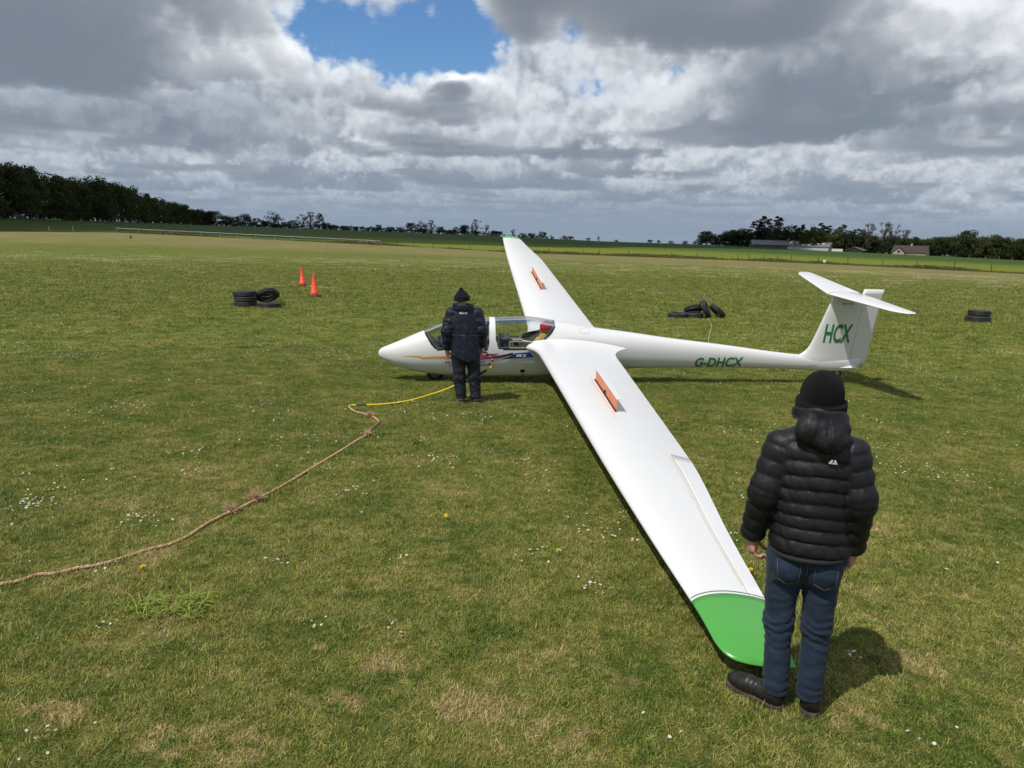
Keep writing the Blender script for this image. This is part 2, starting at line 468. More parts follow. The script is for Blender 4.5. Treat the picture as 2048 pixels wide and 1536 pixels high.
def blade_material():
    m, nt, b, out = material('grass_blades')
    geo = nt.nodes.new('ShaderNodeNewGeometry'); P = geo.outputs['Position']
    flat = vmath(nt, 'MULTIPLY', P, (1, 1, 0))
    g, dry = turf_colour(nt, flat)
    oi = nt.nodes.new('ShaderNodeObjectInfo'); rnd = E_(nt, oi.outputs['Random'])
    ri = E_(nt, geo.outputs['Random Per Island'])
    v = (ri * 1.75 + rnd * 0.5 + 0.46)
    g2 = nt.nodes.new('ShaderNodeVectorMath'); g2.operation = 'SCALE'; nt.links.new(g, g2.inputs[0]); nt.links.new(v.s, g2.inputs['Scale'])
    g = mixc(nt, ri.step(0.84, 0.98) * 0.7, g2.outputs[0], (0.33, 0.285, 0.115))
    nt.links.new(g, b.inputs['Base Color'])
    b.inputs['Roughness'].default_value = 0.45; b.inputs['Specular IOR Level'].default_value = 0.3
    tr = nt.nodes.new('ShaderNodeBsdfTranslucent'); nt.links.new(g, tr.inputs[0])
    mx = nt.nodes.new('ShaderNodeMixShader'); mx.inputs[0].default_value = 0.15
    nt.links.new(b.outputs[0], mx.inputs[1]); nt.links.new(tr.outputs[0], mx.inputs[2]); nt.links.new(mx.outputs[0], out.inputs[0])
    return m

MAT_GROUND = ground_material()
MAT_BLADE = blade_material()
ground = build_ground()

# ------------------------------------------------------------------ scatter: one point mesh, source meshes picked per point
def scatter(name, pts, scl, rot, idx, sources, label=None):
    """geometry nodes put sources[idx] on every point; sources live in an unlinked collection"""
    c = bpy.data.collections.new(name + '_sources')
    for s in sources: c.objects.link(s)
    me = bpy.data.meshes.new(name); pts = np.asarray(pts, np.float32)
    me.vertices.add(len(pts)); me.vertices.foreach_set('co', pts.ravel())
    for nm, tp, arr, key in (('scl', 'FLOAT', scl, 'value'), ('rot', 'FLOAT_VECTOR', rot, 'vector'), ('idx', 'INT', idx, 'value')):
        a = me.attributes.new(nm, tp, 'POINT'); a.data.foreach_set(key, np.asarray(arr, np.int32 if tp == 'INT' else np.float32).ravel())
    o = bpy.data.objects.new(name, me); COL.objects.link(o)
    ng = bpy.data.node_groups.new(name + '_nodes', 'GeometryNodeTree')
    ng.interface.new_socket('Geometry', in_out='INPUT', socket_type='NodeSocketGeometry')
    ng.interface.new_socket('Geometry', in_out='OUTPUT', socket_type='NodeSocketGeometry')
    N = ng.nodes.new; L = ng.links.new
    gi, go = N('NodeGroupInput'), N('NodeGroupOutput')
    ci = N('GeometryNodeCollectionInfo'); ci.inputs[0].default_value = c; ci.inputs['Separate Children'].default_value = True; ci.inputs['Reset Children'].default_value = True
    ip = N('GeometryNodeInstanceOnPoints'); ip.inputs['Pick Instance'].default_value = True
    def attr(nm, tp):
        n = N('GeometryNodeInputNamedAttribute'); n.data_type = tp; n.inputs[0].default_value = nm; return n.outputs[0]
    mp = N('GeometryNodeMeshToPoints')
    L(gi.outputs[0], mp.inputs[0]); L(mp.outputs[0], ip.inputs['Points']); L(ci.outputs[0], ip.inputs['Instance'])
    L(attr('idx', 'INT'), ip.inputs['Instance Index']); L(attr('rot', 'FLOAT_VECTOR'), ip.inputs['Rotation']); L(attr('scl', 'FLOAT'), ip.inputs['Scale'])
    L(ip.outputs[0], go.inputs[0])
    md = o.modifiers.new('scatter', 'NODES'); md.node_group = ng
    tag(o, kind='stuff')
    if label: o['label'] = label
    return o

def tuft_mesh(name, n, rad, h0, h1, w, lean, mat, seed, segs=2):
    g = np.random.default_rng(seed); V, Q = [], []
    for i in range(n):
        a, r = g.uniform(0, 2 * math.pi), rad * math.sqrt(g.random())
        p = np.array([math.cos(a) * r, math.sin(a) * r, -0.002]); h = g.uniform(h0, h1)
        ld = g.uniform(0, 2 * math.pi); l = h * g.uniform(0.1, lean)
        sd = ld + g.uniform(0.6, 2.4); side = np.array([math.cos(sd), math.sin(sd), 0]) * w * 0.5 * g.uniform(0.7, 1.3)
        b0 = len(V)
        mid = p + np.array([math.cos(ld) * l * .35, math.sin(ld) * l * .35, h * .6]); tip = p + np.array([math.cos(ld) * l, math.sin(ld) * l, h])
        V += [p - side, p + side, mid + side * .8, mid - side * .8, tip]
        Q += [(b0, b0 + 1, b0 + 2), (b0, b0 + 2, b0 + 3), (b0 + 3, b0 + 2, b0 + 4)]
    return as_obj(name, np_mesh(name, V, Q), mat, link=False)

def in_view_points(n, r0, r1, margin=R(3)):
    a = rng.uniform(-R(36.5) - margin, R(36.5) + margin, n); r = np.sqrt(rng.uniform(r0 * r0, r1 * r1, n))
    return np.stack([np.sin(a) * r, np.cos(a) * r, np.zeros(n)], -1)

def build_grass():
    near = [tuft_mesh('tuft', 44, .050, .006, .022, .0028, 2.0, MAT_BLADE, 10 + i) for i in range(6)]
    P1 = in_view_points(150000, 2.4, 17.0); P2 = in_view_points(120000, 7.0, 70.0)
    rad = lambda P: np.hypot(P[:, 0], P[:, 1])
    side = in_view_points(60000, 1.6, 10.0, R(26)); aa = np.abs(np.arctan2(side[:, 0], side[:, 1])); P1 = np.concatenate([P1, side[(aa > R(39.5)) | (rad(side) < 2.4)]])      # turf beside the frame
    P1 = P1[rng.random(len(P1)) > np.clip((rad(P1) - 7) / 10, 0, 1)]
    P2 = P2[rng.random(len(P2)) < np.clip((rad(P2) - 7) / 9, 0, 1) * (1 - np.clip((rad(P2) - 22) / 48, 0, 1))]
    n1 = len(P1); P = np.concatenate([P1, P2]); n = len(P); r = rad(P)
    s = np.where(np.arange(n) < n1, rng.uniform(.75, 1.25, n), np.clip(r / 9.0, 1, 3.4) * rng.uniform(.7, 1.3, n))
    rot = np.stack([rng.normal(0, .12, n), rng.normal(0, .12, n), rng.uniform(0, 6.28, n)], -1)
    scatter('grass', P, s, rot, rng.integers(0, 6, n), near, 'short mown green and straw coloured grass of the airfield')
    # taller, greener tussocks in the turf
    big = [tuft_mesh('tussock', 60, .07, .020, .055, .0034, 1.3, MAT_BLADE, 40 + i) for i in range(4)]
    C = in_view_points(170, 2.6, 16.0); pts = []
    for c in C:
        k = rng.integers(6, 34); sg = rng.uniform(.08, .30)
        pts.append(c + np.concatenate([rng.normal(0, sg, (k, 2)), np.zeros((k, 1))], 1))
    P = np.concatenate(pts); n = len(P)
    rot = np.stack([rng.normal(0, .15, n), rng.normal(0, .15, n), rng.uniform(0, 6.28, n)], -1)
    scatter('grass_tussocks', P, rng.uniform(.6, 1.05, n), rot, rng.integers(0, 4, n), big, 'slightly longer grass in clumps through the mown turf')
    # uncut fringe between airfield and crop
    mt = plain("fringe_grass", (.17, .165, .06), .8, .1, var=.5, vscale=.6)
    fr = [tuft_mesh('fringe_tuft', 46, .45, .25, .75, .05, .9, mt, 60 + i) for i in range(4)]
    n = 9000
    a = rng.uniform(-R(40), R(40), n); t = rng.normal(1.0, .012, n)
    P = np.array([(math.sin(aa) * r_, math.cos(aa) * r_, z_) for aa, (r_, z_) in ((aa, terrain_at(aa, tt)) for aa, tt in zip(a, t))])
    rot = np.stack([np.zeros(n), np.zeros(n), rng.uniform(0, 6.28, n)], -1)
    scatter('fringe_grass', P, rng.uniform(.2, .75, n) * (1 + .35 * tri_lookup(NOISE_V, np.stack([a * 1.7, a * .9, a * .3], -1))), rot, rng.integers(0, 4, n), fr, 'rough uncut grass along the edge of the airfield')
build_grass()

# ------------------------------------------------------------------ daisies
def build_daisies():
    white = plain('daisy_petals', (.82, .82, .78), .7, .2); yell = plain('daisy_centre', (.75, .48, .03), .7, .2)
    def daisy(seed, r):
        g = np.random.default_rng(seed); V, F, M = [], [], []
        h = .022
        for k in range(9):
            a = k * 2 * math.pi / 9; b = .27
            i = len(V); V += [(0, 0, h), (math.cos(a - b) * r * .8, math.sin(a - b) * r * .8, h + r * .12), (math.cos(a) * r, math.sin(a) * r, h + r * g.uniform(0, .35)), (math.cos(a + b) * r * .8, math.sin(a + b) * r * .8, h + r * .12)]
            F.append((i, i + 1, i + 2, i + 3)); M.append(0)
        i = len(V); V += [(math.cos(k) * r * .36, math.sin(k) * r * .36, h + r * .2) for k in np.arange(0, 6.2, 1.0472)] + [(0, 0, h + r * .42)]
        for k in range(6): F.append((i + k, i + (k + 1) % 6, i + 6)); M.append(1)
        i = len(V); V += [(-.001, 0, 0), (.001, 0, 0), (.001, 0, h), (-.001, 0, h)]; F.append((i, i + 1, i + 2, i + 3)); M.append(1)
        o = mesh_obj('daisy', V, F, [white, yell], link=False); o.data.polygons.foreach_set('material_index', np.array(M, np.int32)); return o
    src = [daisy(1, .0092), daisy(2, .0076)]
    seen = [(85, 1005, 40, .16), (60, 1010, 20, .10), (270, 1040, 26, .12), (880, 920, 24, .14), (400, 940, 16, .10), (190, 1135, 8, .06), (830, 890, 16, .2), (640, 930, 14, .2),
            (1200, 1065, 26, .14), (1230, 1035, 14, .12), (1190, 1170, 16, .07), (1080, 1105, 12, .12), (1470, 1075, 8, .05), (700, 980, 14, .10), (560, 880, 20, .3),
            (60, 830, 26, .25), (230, 822, 20, .22), (560, 808, 40, .35), (960, 835, 18, .12), (1440, 770, 20, .25), (1560, 780, 14, .2), (1500, 870, 30, .3),
            (1830, 940, 26, .22), (1880, 950, 20, .15), (1760, 890, 14, .2), (1960, 870, 14, .2), (1940, 720, 60, .6), (1880, 780, 40, .5), (1370, 690, 20, .4), (1250, 780, 12, .2),
            (110, 1470, 8, .06), (780, 1255, 5, .05), (630, 1245, 4, .05), (800, 1120, 5, .04), (1900, 1500, 6, .08), (1700, 1310, 7, .04), (1330, 1470, 4, .05), (200, 1255, 4, .03), (560, 1125, 8, .10),
            (90, 635, 60, .6), (40, 715, 50, .5), (520, 565, 90, .7), (650, 575, 30, .8), (1800, 600, 60, .9), (1560, 580, 40, .8)]
    P = []
    for (px, py, k, sg) in seen:
        c = on_ground(px, py); k = int(k * 1.3)
        P.append(np.stack([rng.normal(c.x, sg, k), rng.normal(c.y, sg, k), np.zeros(k)], -1))
    def clusters(n, r0, r1, k0, k1, s0, s1):
        for c in in_view_points(n, r0, r1):
            k = rng.integers(k0, k1); s = rng.uniform(s0, s1); P.append(np.stack([rng.normal(c[0], s, k), rng.normal(c[1], s * .8, k), np.zeros(k)], -1))
    clusters(150, 6, 20, 5, 30, .10, .35); clusters(520, 14, 40, 14, 70, .2, .7); clusters(700, 35, 95, 25, 90, .3, 1.3)
    P.append(in_view_points(900, 5.5, 30.0)); P.append(in_view_points(2500, 20, 90.0))
    P = np.concatenate(P); n = len(P); r = np.hypot(P[:, 0], P[:, 1])
    rot = np.stack([rng.normal(-.15, .3, n), rng.normal(0, .3, n), rng.uniform(0, 6.28, n)], -1)
    s = rng.uniform(.7, 1.25, n) * np.clip(r / 25, 1, 2.2)
    scatter('daisies', P, s, rot, rng.integers(0, 2, n), src, 'white daisies scattered in patches over the turf')
build_daisies()

# ------------------------------------------------------------------ trees
def leaf_material(name, c0, c1, trans=0.25):
    m, nt, b, out = material(name)
    geo = nt.nodes.new('ShaderNodeNewGeometry'); oi = nt.nodes.new('ShaderNodeObjectInfo')
    n = nz(nt, geo.outputs['Position'], 0.5, 3.0, 0.6)
    f = (n * 0.7 + E_(nt, geo.outputs['Random Per Island']) * 0.35 + E_(nt, oi.outputs['Random']) * 0.5 - 0.25).clamp()
    c = mixc(nt, f, c0, c1)
    nt.links.new(c, b.inputs['Base Color']); b.inputs['Roughness'].default_value = 0.6; b.inputs['Specular IOR Level'].default_value = 0.2
    tr = nt.nodes.new('ShaderNodeBsdfTranslucent'); nt.links.new(c, tr.inputs[0])
    mx = nt.nodes.new('ShaderNodeMixShader'); mx.inputs[0].default_value = trans
    nt.links.new(b.outputs[0], mx.inputs[1]); nt.links.new(tr.outputs[0], mx.inputs[2]); nt.links.new(mx.outputs[0], out.inputs[0])
    return m
LEAF_DARK = leaf_material('leaves_dark', (.024, .040, .011), (.066, .086, .022))
LEAF_SPRING = leaf_material('leaves_spring', (.050, .066, .016), (.098, .110, .028))
LEAF_CONIFER = leaf_material('needles', (.016, .028, .012), (.038, .054, .020))
LEAF_SPARSE = leaf_material('leaves_sparse', (.045, .052, .022), (.085, .085, .034))
BARK = plain('bark', (.085, .070, .055), .9, .1, var=.4, vscale=3.0)

def tube(path, radii, n=6):
    """rings along a path; returns verts, faces"""
    V, F = [], []
    path = [np.array(p, float) for p in path]
    up0 = None
    for i, p in enumerate(path):
        d = path[min(i + 1, len(path) - 1)] - path[max(i - 1, 0)]; d /= (np.linalg.norm(d) + 1e-9)
        if up0 is None:
            a = np.array([1., 0, 0]) if abs(d[0]) < .8 else np.array([0, 1., 0])
        else: a = up0
        u = a - d * a.dot(d); u /= (np.linalg.norm(u) + 1e-9); w = np.cross(d, u); up0 = u
        for k in range(n):
            t = 2 * math.pi * k / n
            V.append(p + (u * math.cos(t) + w * math.sin(t)) * radii[i])
    for i in range(len(path) - 1):
        for k in range(n):
            a, b = i * n + k, i * n + (k + 1) % n
            F.append((a, b, b + n, a + n))
    F.append(tuple(range(n))[::-1]); F.append(tuple(range(len(V) - n, len(V))))
    return V, F

def join_geo(parts):
    V, F = [], []
    for v, f in parts:
        o = len(V); V += list(v); F += [tuple(i + o for i in q) for q in f]
    return V, F

def leaves(g, centres, radii, per, size, squash=1.0):
    """leaf-sized quads spread over clumps"""
    C = np.repeat(np.array(centres, float), per, 0); Rr = np.repeat(np.array(radii, float), per)
    n = len(C)
    d = g.normal(size=(n, 3)); d /= np.linalg.norm(d, axis=1, keepdims=True)
    P = C + d * (Rr * g.uniform(.35, 1.05, n) ** .6)[:, None] * np.array([1, 1, squash])
    a = g.normal(size=(n, 3)); a /= np.linalg.norm(a, axis=1, keepdims=True)
    a = a * .8 + d * .5
    b = np.cross(a, g.normal(size=(n, 3))); b /= np.linalg.norm(b, axis=1, keepdims=True); a /= np.linalg.norm(a, axis=1, keepdims=True)
    s = (size * g.uniform(.6, 1.3, n))[:, None]
    V = np.stack([P - a * s, P - b * s * .6, P + a * s, P + b * s * .6], 1).reshape(-1, 3)
    return V, np.arange(n * 4).reshape(-1, 4)

def make_tree(kind, seed):
    """a tree of unit height: trunk with limbs, crown of leaf clumps"""
    g = np.random.default_rng(seed); limbs = []
    lean = g.normal(0, .02, 2)
    def trunk(h, r0):
        path = [(lean[0] * t * t + g.normal(0, .004), lean[1] * t * t, h * t) for t in np.linspace(-.01, 1, 6)]
        limbs.append(tube(path, [r0 * (1 - .75 * t) for t in np.linspace(0, 1, 6)], 7))
    cs, rs = [], []
    if kind == 'broad':
        trunk(.75, .022); w = g.uniform(.36, .46)
        for i in range(34):
            a = g.uniform(0, 6.28); z = g.uniform(.07, .90); prof = math.sin(math.pi * min(1, max(0.22, (z + .12) / 1.14))) ** .6
            r = w * prof * g.uniform(.45, .95); p = (math.cos(a) * r, math.sin(a) * r, z)
            cs.append(p); rs.append(g.uniform(.10, .17))
            if i < 11: limbs.append(tube([(0, 0, max(.16, z - .3)), (p[0] * .5, p[1] * .5, z - .1), p], [.011, .007, .002], 5))
        V, Q = leaves(g, cs, rs, 105, .023, .85); mat = LEAF_DARK
    elif kind == 'spring':
        trunk(.75, .02); w = g.uniform(.34, .42)
        for i in range(30):
            a = g.uniform(0, 6.28); z = g.uniform(.10, .91); prof = math.sin(math.pi * min(1, max(0.2, (z + .08) / 1.10))) ** .6
            r = w * prof * g.uniform(.4, .95); cs.append((math.cos(a) * r, math.sin(a) * r, z)); rs.append(g.uniform(.10, .16))
            if i < 9: limbs.append(tube([(0, 0, max(.15, z - .3)), (cs[-1][0] * .5, cs[-1][1] * .5, z - .1), cs[-1]], [.010, .006, .002], 5))
        V, Q = leaves(g, cs, rs, 95, .023, .85); mat = LEAF_SPRING
    elif kind == 'airy':
        trunk(.8, .020); w = g.uniform(.28, .38)
        for i in range(26):
            a = g.uniform(0, 6.28); z = g.uniform(.16, .97); prof = math.sin(math.pi * min(1, max(0.15, (z - .02) / 1.02))) ** .5
            r = w * prof * g.uniform(.35, 1.0); p = (math.cos(a) * r, math.sin(a) * r, z); cs.append(p); rs.append(g.uniform(.05, .09))
            limbs.append(tube([(0, 0, max(.14, z - .42)), (p[0] * .45, p[1] * .45, z - .16), p, (p[0] * 1.08, p[1] * 1.08, z + .03)], [.010, .007, .004, .002], 5))
        V, Q = leaves(g, cs, rs, 46, .017, .9); mat = LEAF_SPARSE
    elif kind == 'conifer':
        trunk(.95, .020); 
        for i in range(30):
            z = .14 + .82 * (i + g.uniform(0, .8)) / 30; a = g.uniform(0, 6.28); r = (.27 * (1 - (z - .2) / .85) ** .75 + .015) * g.uniform(.4, 1.15)
            p = (math.cos(a) * r, math.sin(a) * r, z + g.uniform(-.01, .02)); cs.append(p); rs.append(.045 + .095 * (1 - z) * g.uniform(.7, 1.3))
            limbs.append(tube([(0, 0, z - .03), p], [.006, .002], 4))
        cs.append((lean[0], lean[1], .97)); rs.append(.03)
        V, Q = leaves(g, cs, rs, 80, .018, .6); mat = LEAF_CONIFER
    else:                                                    # a bush: leaves down to the ground
        trunk(.5, .03); w = g.uniform(.55, .8)
        for i in range(26):
            a = g.uniform(0, 6.28); z = g.uniform(.10, .82); r = w * math.sqrt(g.random()) * (1 - .45 * z); cs.append((math.cos(a) * r, math.sin(a) * r, z)); rs.append(g.uniform(.14, .24))
        V, Q = leaves(g, cs, rs, 80, .035, .8); mat = LEAF_DARK
    tv, tf = join_geo(limbs)
    tm = bpy.data.meshes.new('trunk'); tm.from_pydata([tuple(v) for v in tv], [], tf); tm.materials.append(BARK)
    cm = np_mesh('crown', V, Q); cm.materials.append(mat)
    return tm, cm

TREES = {k: [make_tree(k, 100 * i + j) for j in range(n)] for i, (k, n) in enumerate((('broad', 5), ('spring', 3), ('airy', 4), ('conifer', 4), ('bush', 4)))}
TREE_LABEL = {
    'left': ('tall dark leafed tree in the dense wood above the left field', 'tree', 'trees of the dark wood'),
    'foot_bush': ('low dark bush at the foot of the dense left wood', 'bush', 'bushes at the foot of the dark wood'),
    'hedge_broad': ('round dark tree in the hedgerow along the skyline', 'tree', 'rounded trees in the skyline hedgerow'),
    'hedge_spring': ('pale green tree in the hedgerow along the skyline', 'tree', 'pale green trees in the skyline hedgerow'),
    'hedge_airy': ('sparse see-through tree in the hedgerow along the skyline', 'tree', 'sparse trees in the skyline hedgerow'),
    'hedge_conifer': ('dark pointed conifer beside the sparse trees in the skyline hedgerow', 'tree', 'conifers in the skyline hedgerow'),
    'hedge_bush': ('low dark bush in the hedge along the skyline', 'bush', 'bushes in the skyline hedge'),
    'farm_broad': ('round dark broadleaf tree in the wood around the farm buildings', 'tree', 'broadleaf trees around the farm'),
    'farm_spring': ('pale spring green tree in the wood behind the grey barns', 'tree', 'pale green trees around the farm'),
    'farm_airy': ('tall sparse tree between the grey barns and the cream house', 'tree', 'sparse trees around the farm'),
    'farm_conifer': ('dark pointed conifer rising out of the wood behind the grey barns', 'tree', 'conifers behind the barns'),
    'farm_bush': ('low dark bush in the undergrowth beside the farm buildings', 'bush', 'bushes around the farm'),
}
def plant(kind, where, pos, h, wide=1.0, i=0):
    """one tree as a thing: trunk and crown under an empty at its foot"""
    nm = {'broad': 'broadleaf_tree', 'spring': 'broadleaf_tree', 'airy': 'sparse_tree', 'conifer': 'conifer_tree', 'bush': 'bush'}[kind]
    e = empty(nm, pos, rng.uniform(0, 6.28)); e.scale = (h * wide, h * wide, h)
    tm, cm = TREES[kind][i % len(TREES[kind])]
    for part, me in (('trunk', tm), ('crown', cm)):
        o = bpy.data.objects.new(part, me); o.parent = e; COL.objects.link(o)
    l, c, g = TREE_LABEL[where if where == 'left' else where + '_' + kind]
    return tag(e, l, c, g)

def build_trees():
    k = 0
    # the wood on the left: its edge recedes along the top of the field, three ranks deep
    prof_x = [-260, -100, 0, 50, 100, 200, 260, 300, 340, 380, 420]; prof_h = [110, 106, 99, 92, 86, 75, 64, 51, 46, 33, 26]
    for rank in range(3):
        px = -230.0 + rank * 9
        while px < 425:
            d = ridge_dist(az_of(px)) + 3 + rank * 9 + rng.uniform(-2, 2)
            hp = np.interp(px, prof_x, prof_h) * rng.uniform(.90, 1.05)
            h = hp * ridge_dist(az_of(px)) / F_PX * (1 + .02 * rank)
            plant('broad', 'left', on_az(px, d) - Vector((0, 0, .3)), h, rng.uniform(.72, .95), k); k += 1
            px += h * F_PX / d * rng.uniform(.42, .60)
    px = -220.0
    while px < 420:                                             # undergrowth along the foot of the wood
        d = ridge_dist(az_of(px)) + 1.0; plant('bush', 'foot', on_az(px, d) - Vector((0, 0, .2)), rng.uniform(2.2, 3.6), rng.uniform(.8, 1.2), k); k += 1; px += 3.2 * F_PX / d * rng.uniform(.7, 1.1)
    px = 425.0
    while px < 1112:                                            # the hedge itself
        d = ridge_dist(az_of(px)) + 3.0; plant('bush', 'hedge', on_az(px, d) - Vector((0, 0, .3)), rng.uniform(2.4, 4.2) if px < 1000 else rng.uniform(1.5, 2.6), rng.uniform(.9, 1.3), k); k += 1; px += rng.uniform(8, 12)
    # hedgerow on the skyline: (column, height in px, width in px, kind)
    hedge = [(430, 22, 34, 'broad'), (455, 18, 34, 'broad'), (472, 15, 30, 'broad'), (490, 21, 30, 'broad'), (515, 14, 28, 'broad'), (532, 12, 26, 'bush'), (548, 24, 34, 'spring'), (572, 11, 24, 'bush'),
             (588, 14, 26, 'broad'), (607, 23, 24, 'airy'), (622, 26, 28, 'airy'), (640, 25, 18, 'conifer'), (652, 13, 22, 'bush'), (668, 9, 26, 'bush'), (690, 8, 28, 'bush'), (712, 7, 28, 'bush'), (735, 7, 28, 'bush'),
             (758, 11, 28, 'broad'), (780, 9, 30, 'bush'), (802, 10, 30, 'bush'), (822, 16, 28, 'broad'), (842, 19, 32, 'spring'), (862, 21, 18, 'airy'), (880, 13, 26, 'broad'), (895, 9, 22, 'bush'), (910, 12, 26, 'spring'),
             (928, 18, 28, 'broad'), (951, 25, 26, 'airy'), (972, 17, 30, 'airy'), (990, 10, 22, 'bush'), (1025, 12, 16, 'airy'), (1045, 8, 26, 'bush'), (1063, 9, 24, 'bush'), (1084, 12, 14, 'broad'), (1102, 6, 12, 'airy'),
             (1128, 7, 18, 'bush'), (1141, 7, 16, 'bush'), (1176, 5, 13, 'bush'), (1197, 8, 9, 'airy'), (1232, 4, 10, 'bush'), (1300, 6, 16, 'bush'), (1318, 5, 15, 'bush'), (1342, 5, 20, 'bush'), (1370, 6, 16, 'bush'), (1390, 5, 18, 'bush')]
    for (px, hp, wp, kind) in hedge:
        d = ridge_dist(az_of(px)) + rng.uniform(0, 5); h = hp * d / F_PX
        nat = {'broad': .85, 'spring': .8, 'airy': .68, 'conifer': .45, 'bush': 1.5}[kind]
        plant(kind, 'hedge', on_az(px, d) - Vector((0, 0, .12 * h * .3)), h * 1.25, min(1.4, wp * d / F_PX / h / nat), k); k += 1
    # the wood round the farm on the right
    farm = [(1413, 25, 40, 'broad'), (1440, 22, 34, 'broad'), (1462, 30, 42, 'broad'), (1486, 36, 44, 'broad'), (1512, 48, 34, 'conifer'), (1527, 56, 36, 'conifer'), (1553, 57, 30, 'conifer'), (1546, 45, 30, 'airy'), (1572, 42, 38, 'spring'),
            (1590, 42, 26, 'conifer'), (1604, 44, 26, 'conifer'), (1618, 42, 28, 'spring'), (1628, 40, 24, 'conifer'), (1642, 48, 26, 'conifer'), (1655, 44, 24, 'conifer'), (1640, 36, 40, 'spring'), (1668, 38, 36, 'spring'), (1682, 46, 28, 'conifer'),
            (1700, 36, 26, 'conifer'), (1690, 30, 34, 'spring'), (1714, 40, 28, 'conifer'), (1735, 48, 40, 'airy'), (1728, 34, 34, 'spring'), (1766, 52, 32, 'airy'), (1784, 50, 28, 'airy'), (1806, 40, 34, 'airy'), (1752, 26, 34, 'spring'), (1826, 30, 34, 'broad'),
            (1848, 29, 36, 'broad'), (1870, 30, 36, 'broad'), (1892, 32, 38, 'broad'), (1914, 38, 38, 'broad'), (1934, 44, 42, 'broad'), (1958, 38, 38, 'broad'), (1982, 37, 40, 'spring'), (2006, 35, 38, 'broad'), (2030, 34, 40, 'spring'),
            (2056, 34, 42, 'broad'), (2084, 36, 40, 'broad'), (2110, 34, 40, 'broad'), (2140, 34, 40, 'broad'), (1790, 20, 26, 'bush'), (1700, 16, 30, 'bush'), (1772, 15, 30, 'bush'), (1620, 14, 24, 'bush'), (1500, 16, 30, 'bush'), (1474, 16, 30, 'bush'),
            (1880, 18, 34, 'bush'), (1920, 18, 40, 'bush'), (1960, 18, 40, 'bush'), (2000, 18, 40, 'bush'), (2040, 18, 40, 'bush'), (1840, 18, 36, 'bush'), (1660, 20, 40, 'bush'), (1560, 20, 40, 'bush'), (1600, 22, 40, 'bush'), (1735, 18, 34, 'bush')]
    for px in range(1408, 2150, 17):                             # a closed rank behind
        farm.append((px + rng.uniform(-4, 4), np.interp(px, [1400, 1470, 1550, 1700, 1800, 1860, 1930, 2100], [16, 27, 36, 33, 28, 27, 34, 32]) * rng.uniform(.9, 1.08), 34, 'broad' if rng.random() < .75 else 'spring'))
    for (px, hp, wp, kind) in farm:
        d = ridge_dist(az_of(px)) + 14 + rng.uniform(0, 12); h = hp * d / F_PX + .6
        nat = {'broad': .85, 'spring': .8, 'airy': .68, 'conifer': .45, 'bush': 1.5}[kind]
        p = on_az(px, ridge_dist(az_of(px))); a = az_of(px); p = Vector((math.sin(a) * d, math.cos(a) * d, p.z - .5))
        plant(kind, 'farm', p, h * 1.03, min(1.5, wp * d / F_PX / h / nat), k); k += 1
build_trees()

# ------------------------------------------------------------------ farm buildings beyond the right field
def box_geo(x0, x1, y0, y1, z0, z1):
    V = [(x, y, z) for z in (z0, z1) for y in (y0, y1) for x in (x0, x1)]
    return V, [(0, 2, 3, 1), (4, 5, 7, 6), (0, 1, 5, 4), (2, 6, 7, 3), (0, 4, 6, 2), (1, 3, 7, 5)]

def gable(name, label, px, d, w, dep, eave, rise, rz, wall_m, roof_m, slabs=1, parts=()):
    """a building: gabled walls, two roof slopes of real thickness; w along the ridge"""
    p = on_az(px, ridge_dist(az_of(px))); a = az_of(px)
    e = empty(name, (math.sin(a) * d, math.cos(a) * d, p.z - 1.2), -a + rz)
    tag(e, label, 'barn' if 'barn' in name else ('house' if 'house' in name else 'shed'))
    hw, hd = w / 2, dep / 2
    V = [(-hw, -hd, 0), (hw, -hd, 0), (hw, hd, 0), (-hw, hd, 0), (-hw, -hd, eave), (hw, -hd, eave), (hw, hd, eave), (-hw, hd, eave), (-hw, 0, eave + rise), (hw, 0, eave + rise)]
    mesh_obj('wall', V, [(0, 1, 5, 4), (2, 3, 7, 6), (1, 2, 6, 9, 5), (3, 0, 4, 8, 7)], wall_m, e)
    sl = rise / hd; ov = .35; th = .16
    for s in (-1, 1):
        y1, z1 = s * (hd + ov), eave - sl * ov + .02
        x0, x1 = -hw - ov, hw + ov
        q = [(x0, 0, eave + rise + .03), (x1, 0, eave + rise + .03), (x1, y1, z1), (x0, y1, z1)]
        VV = q + [(x, y, z + th) for x, y, z in q]
        mesh_obj('roof', VV, [(0, 3, 2, 1), (4, 5, 6, 7), (0, 1, 5, 4), (1, 2, 6, 5), (2, 3, 7, 6), (3, 0, 4, 7)], roof_m, e)
    return e, sl
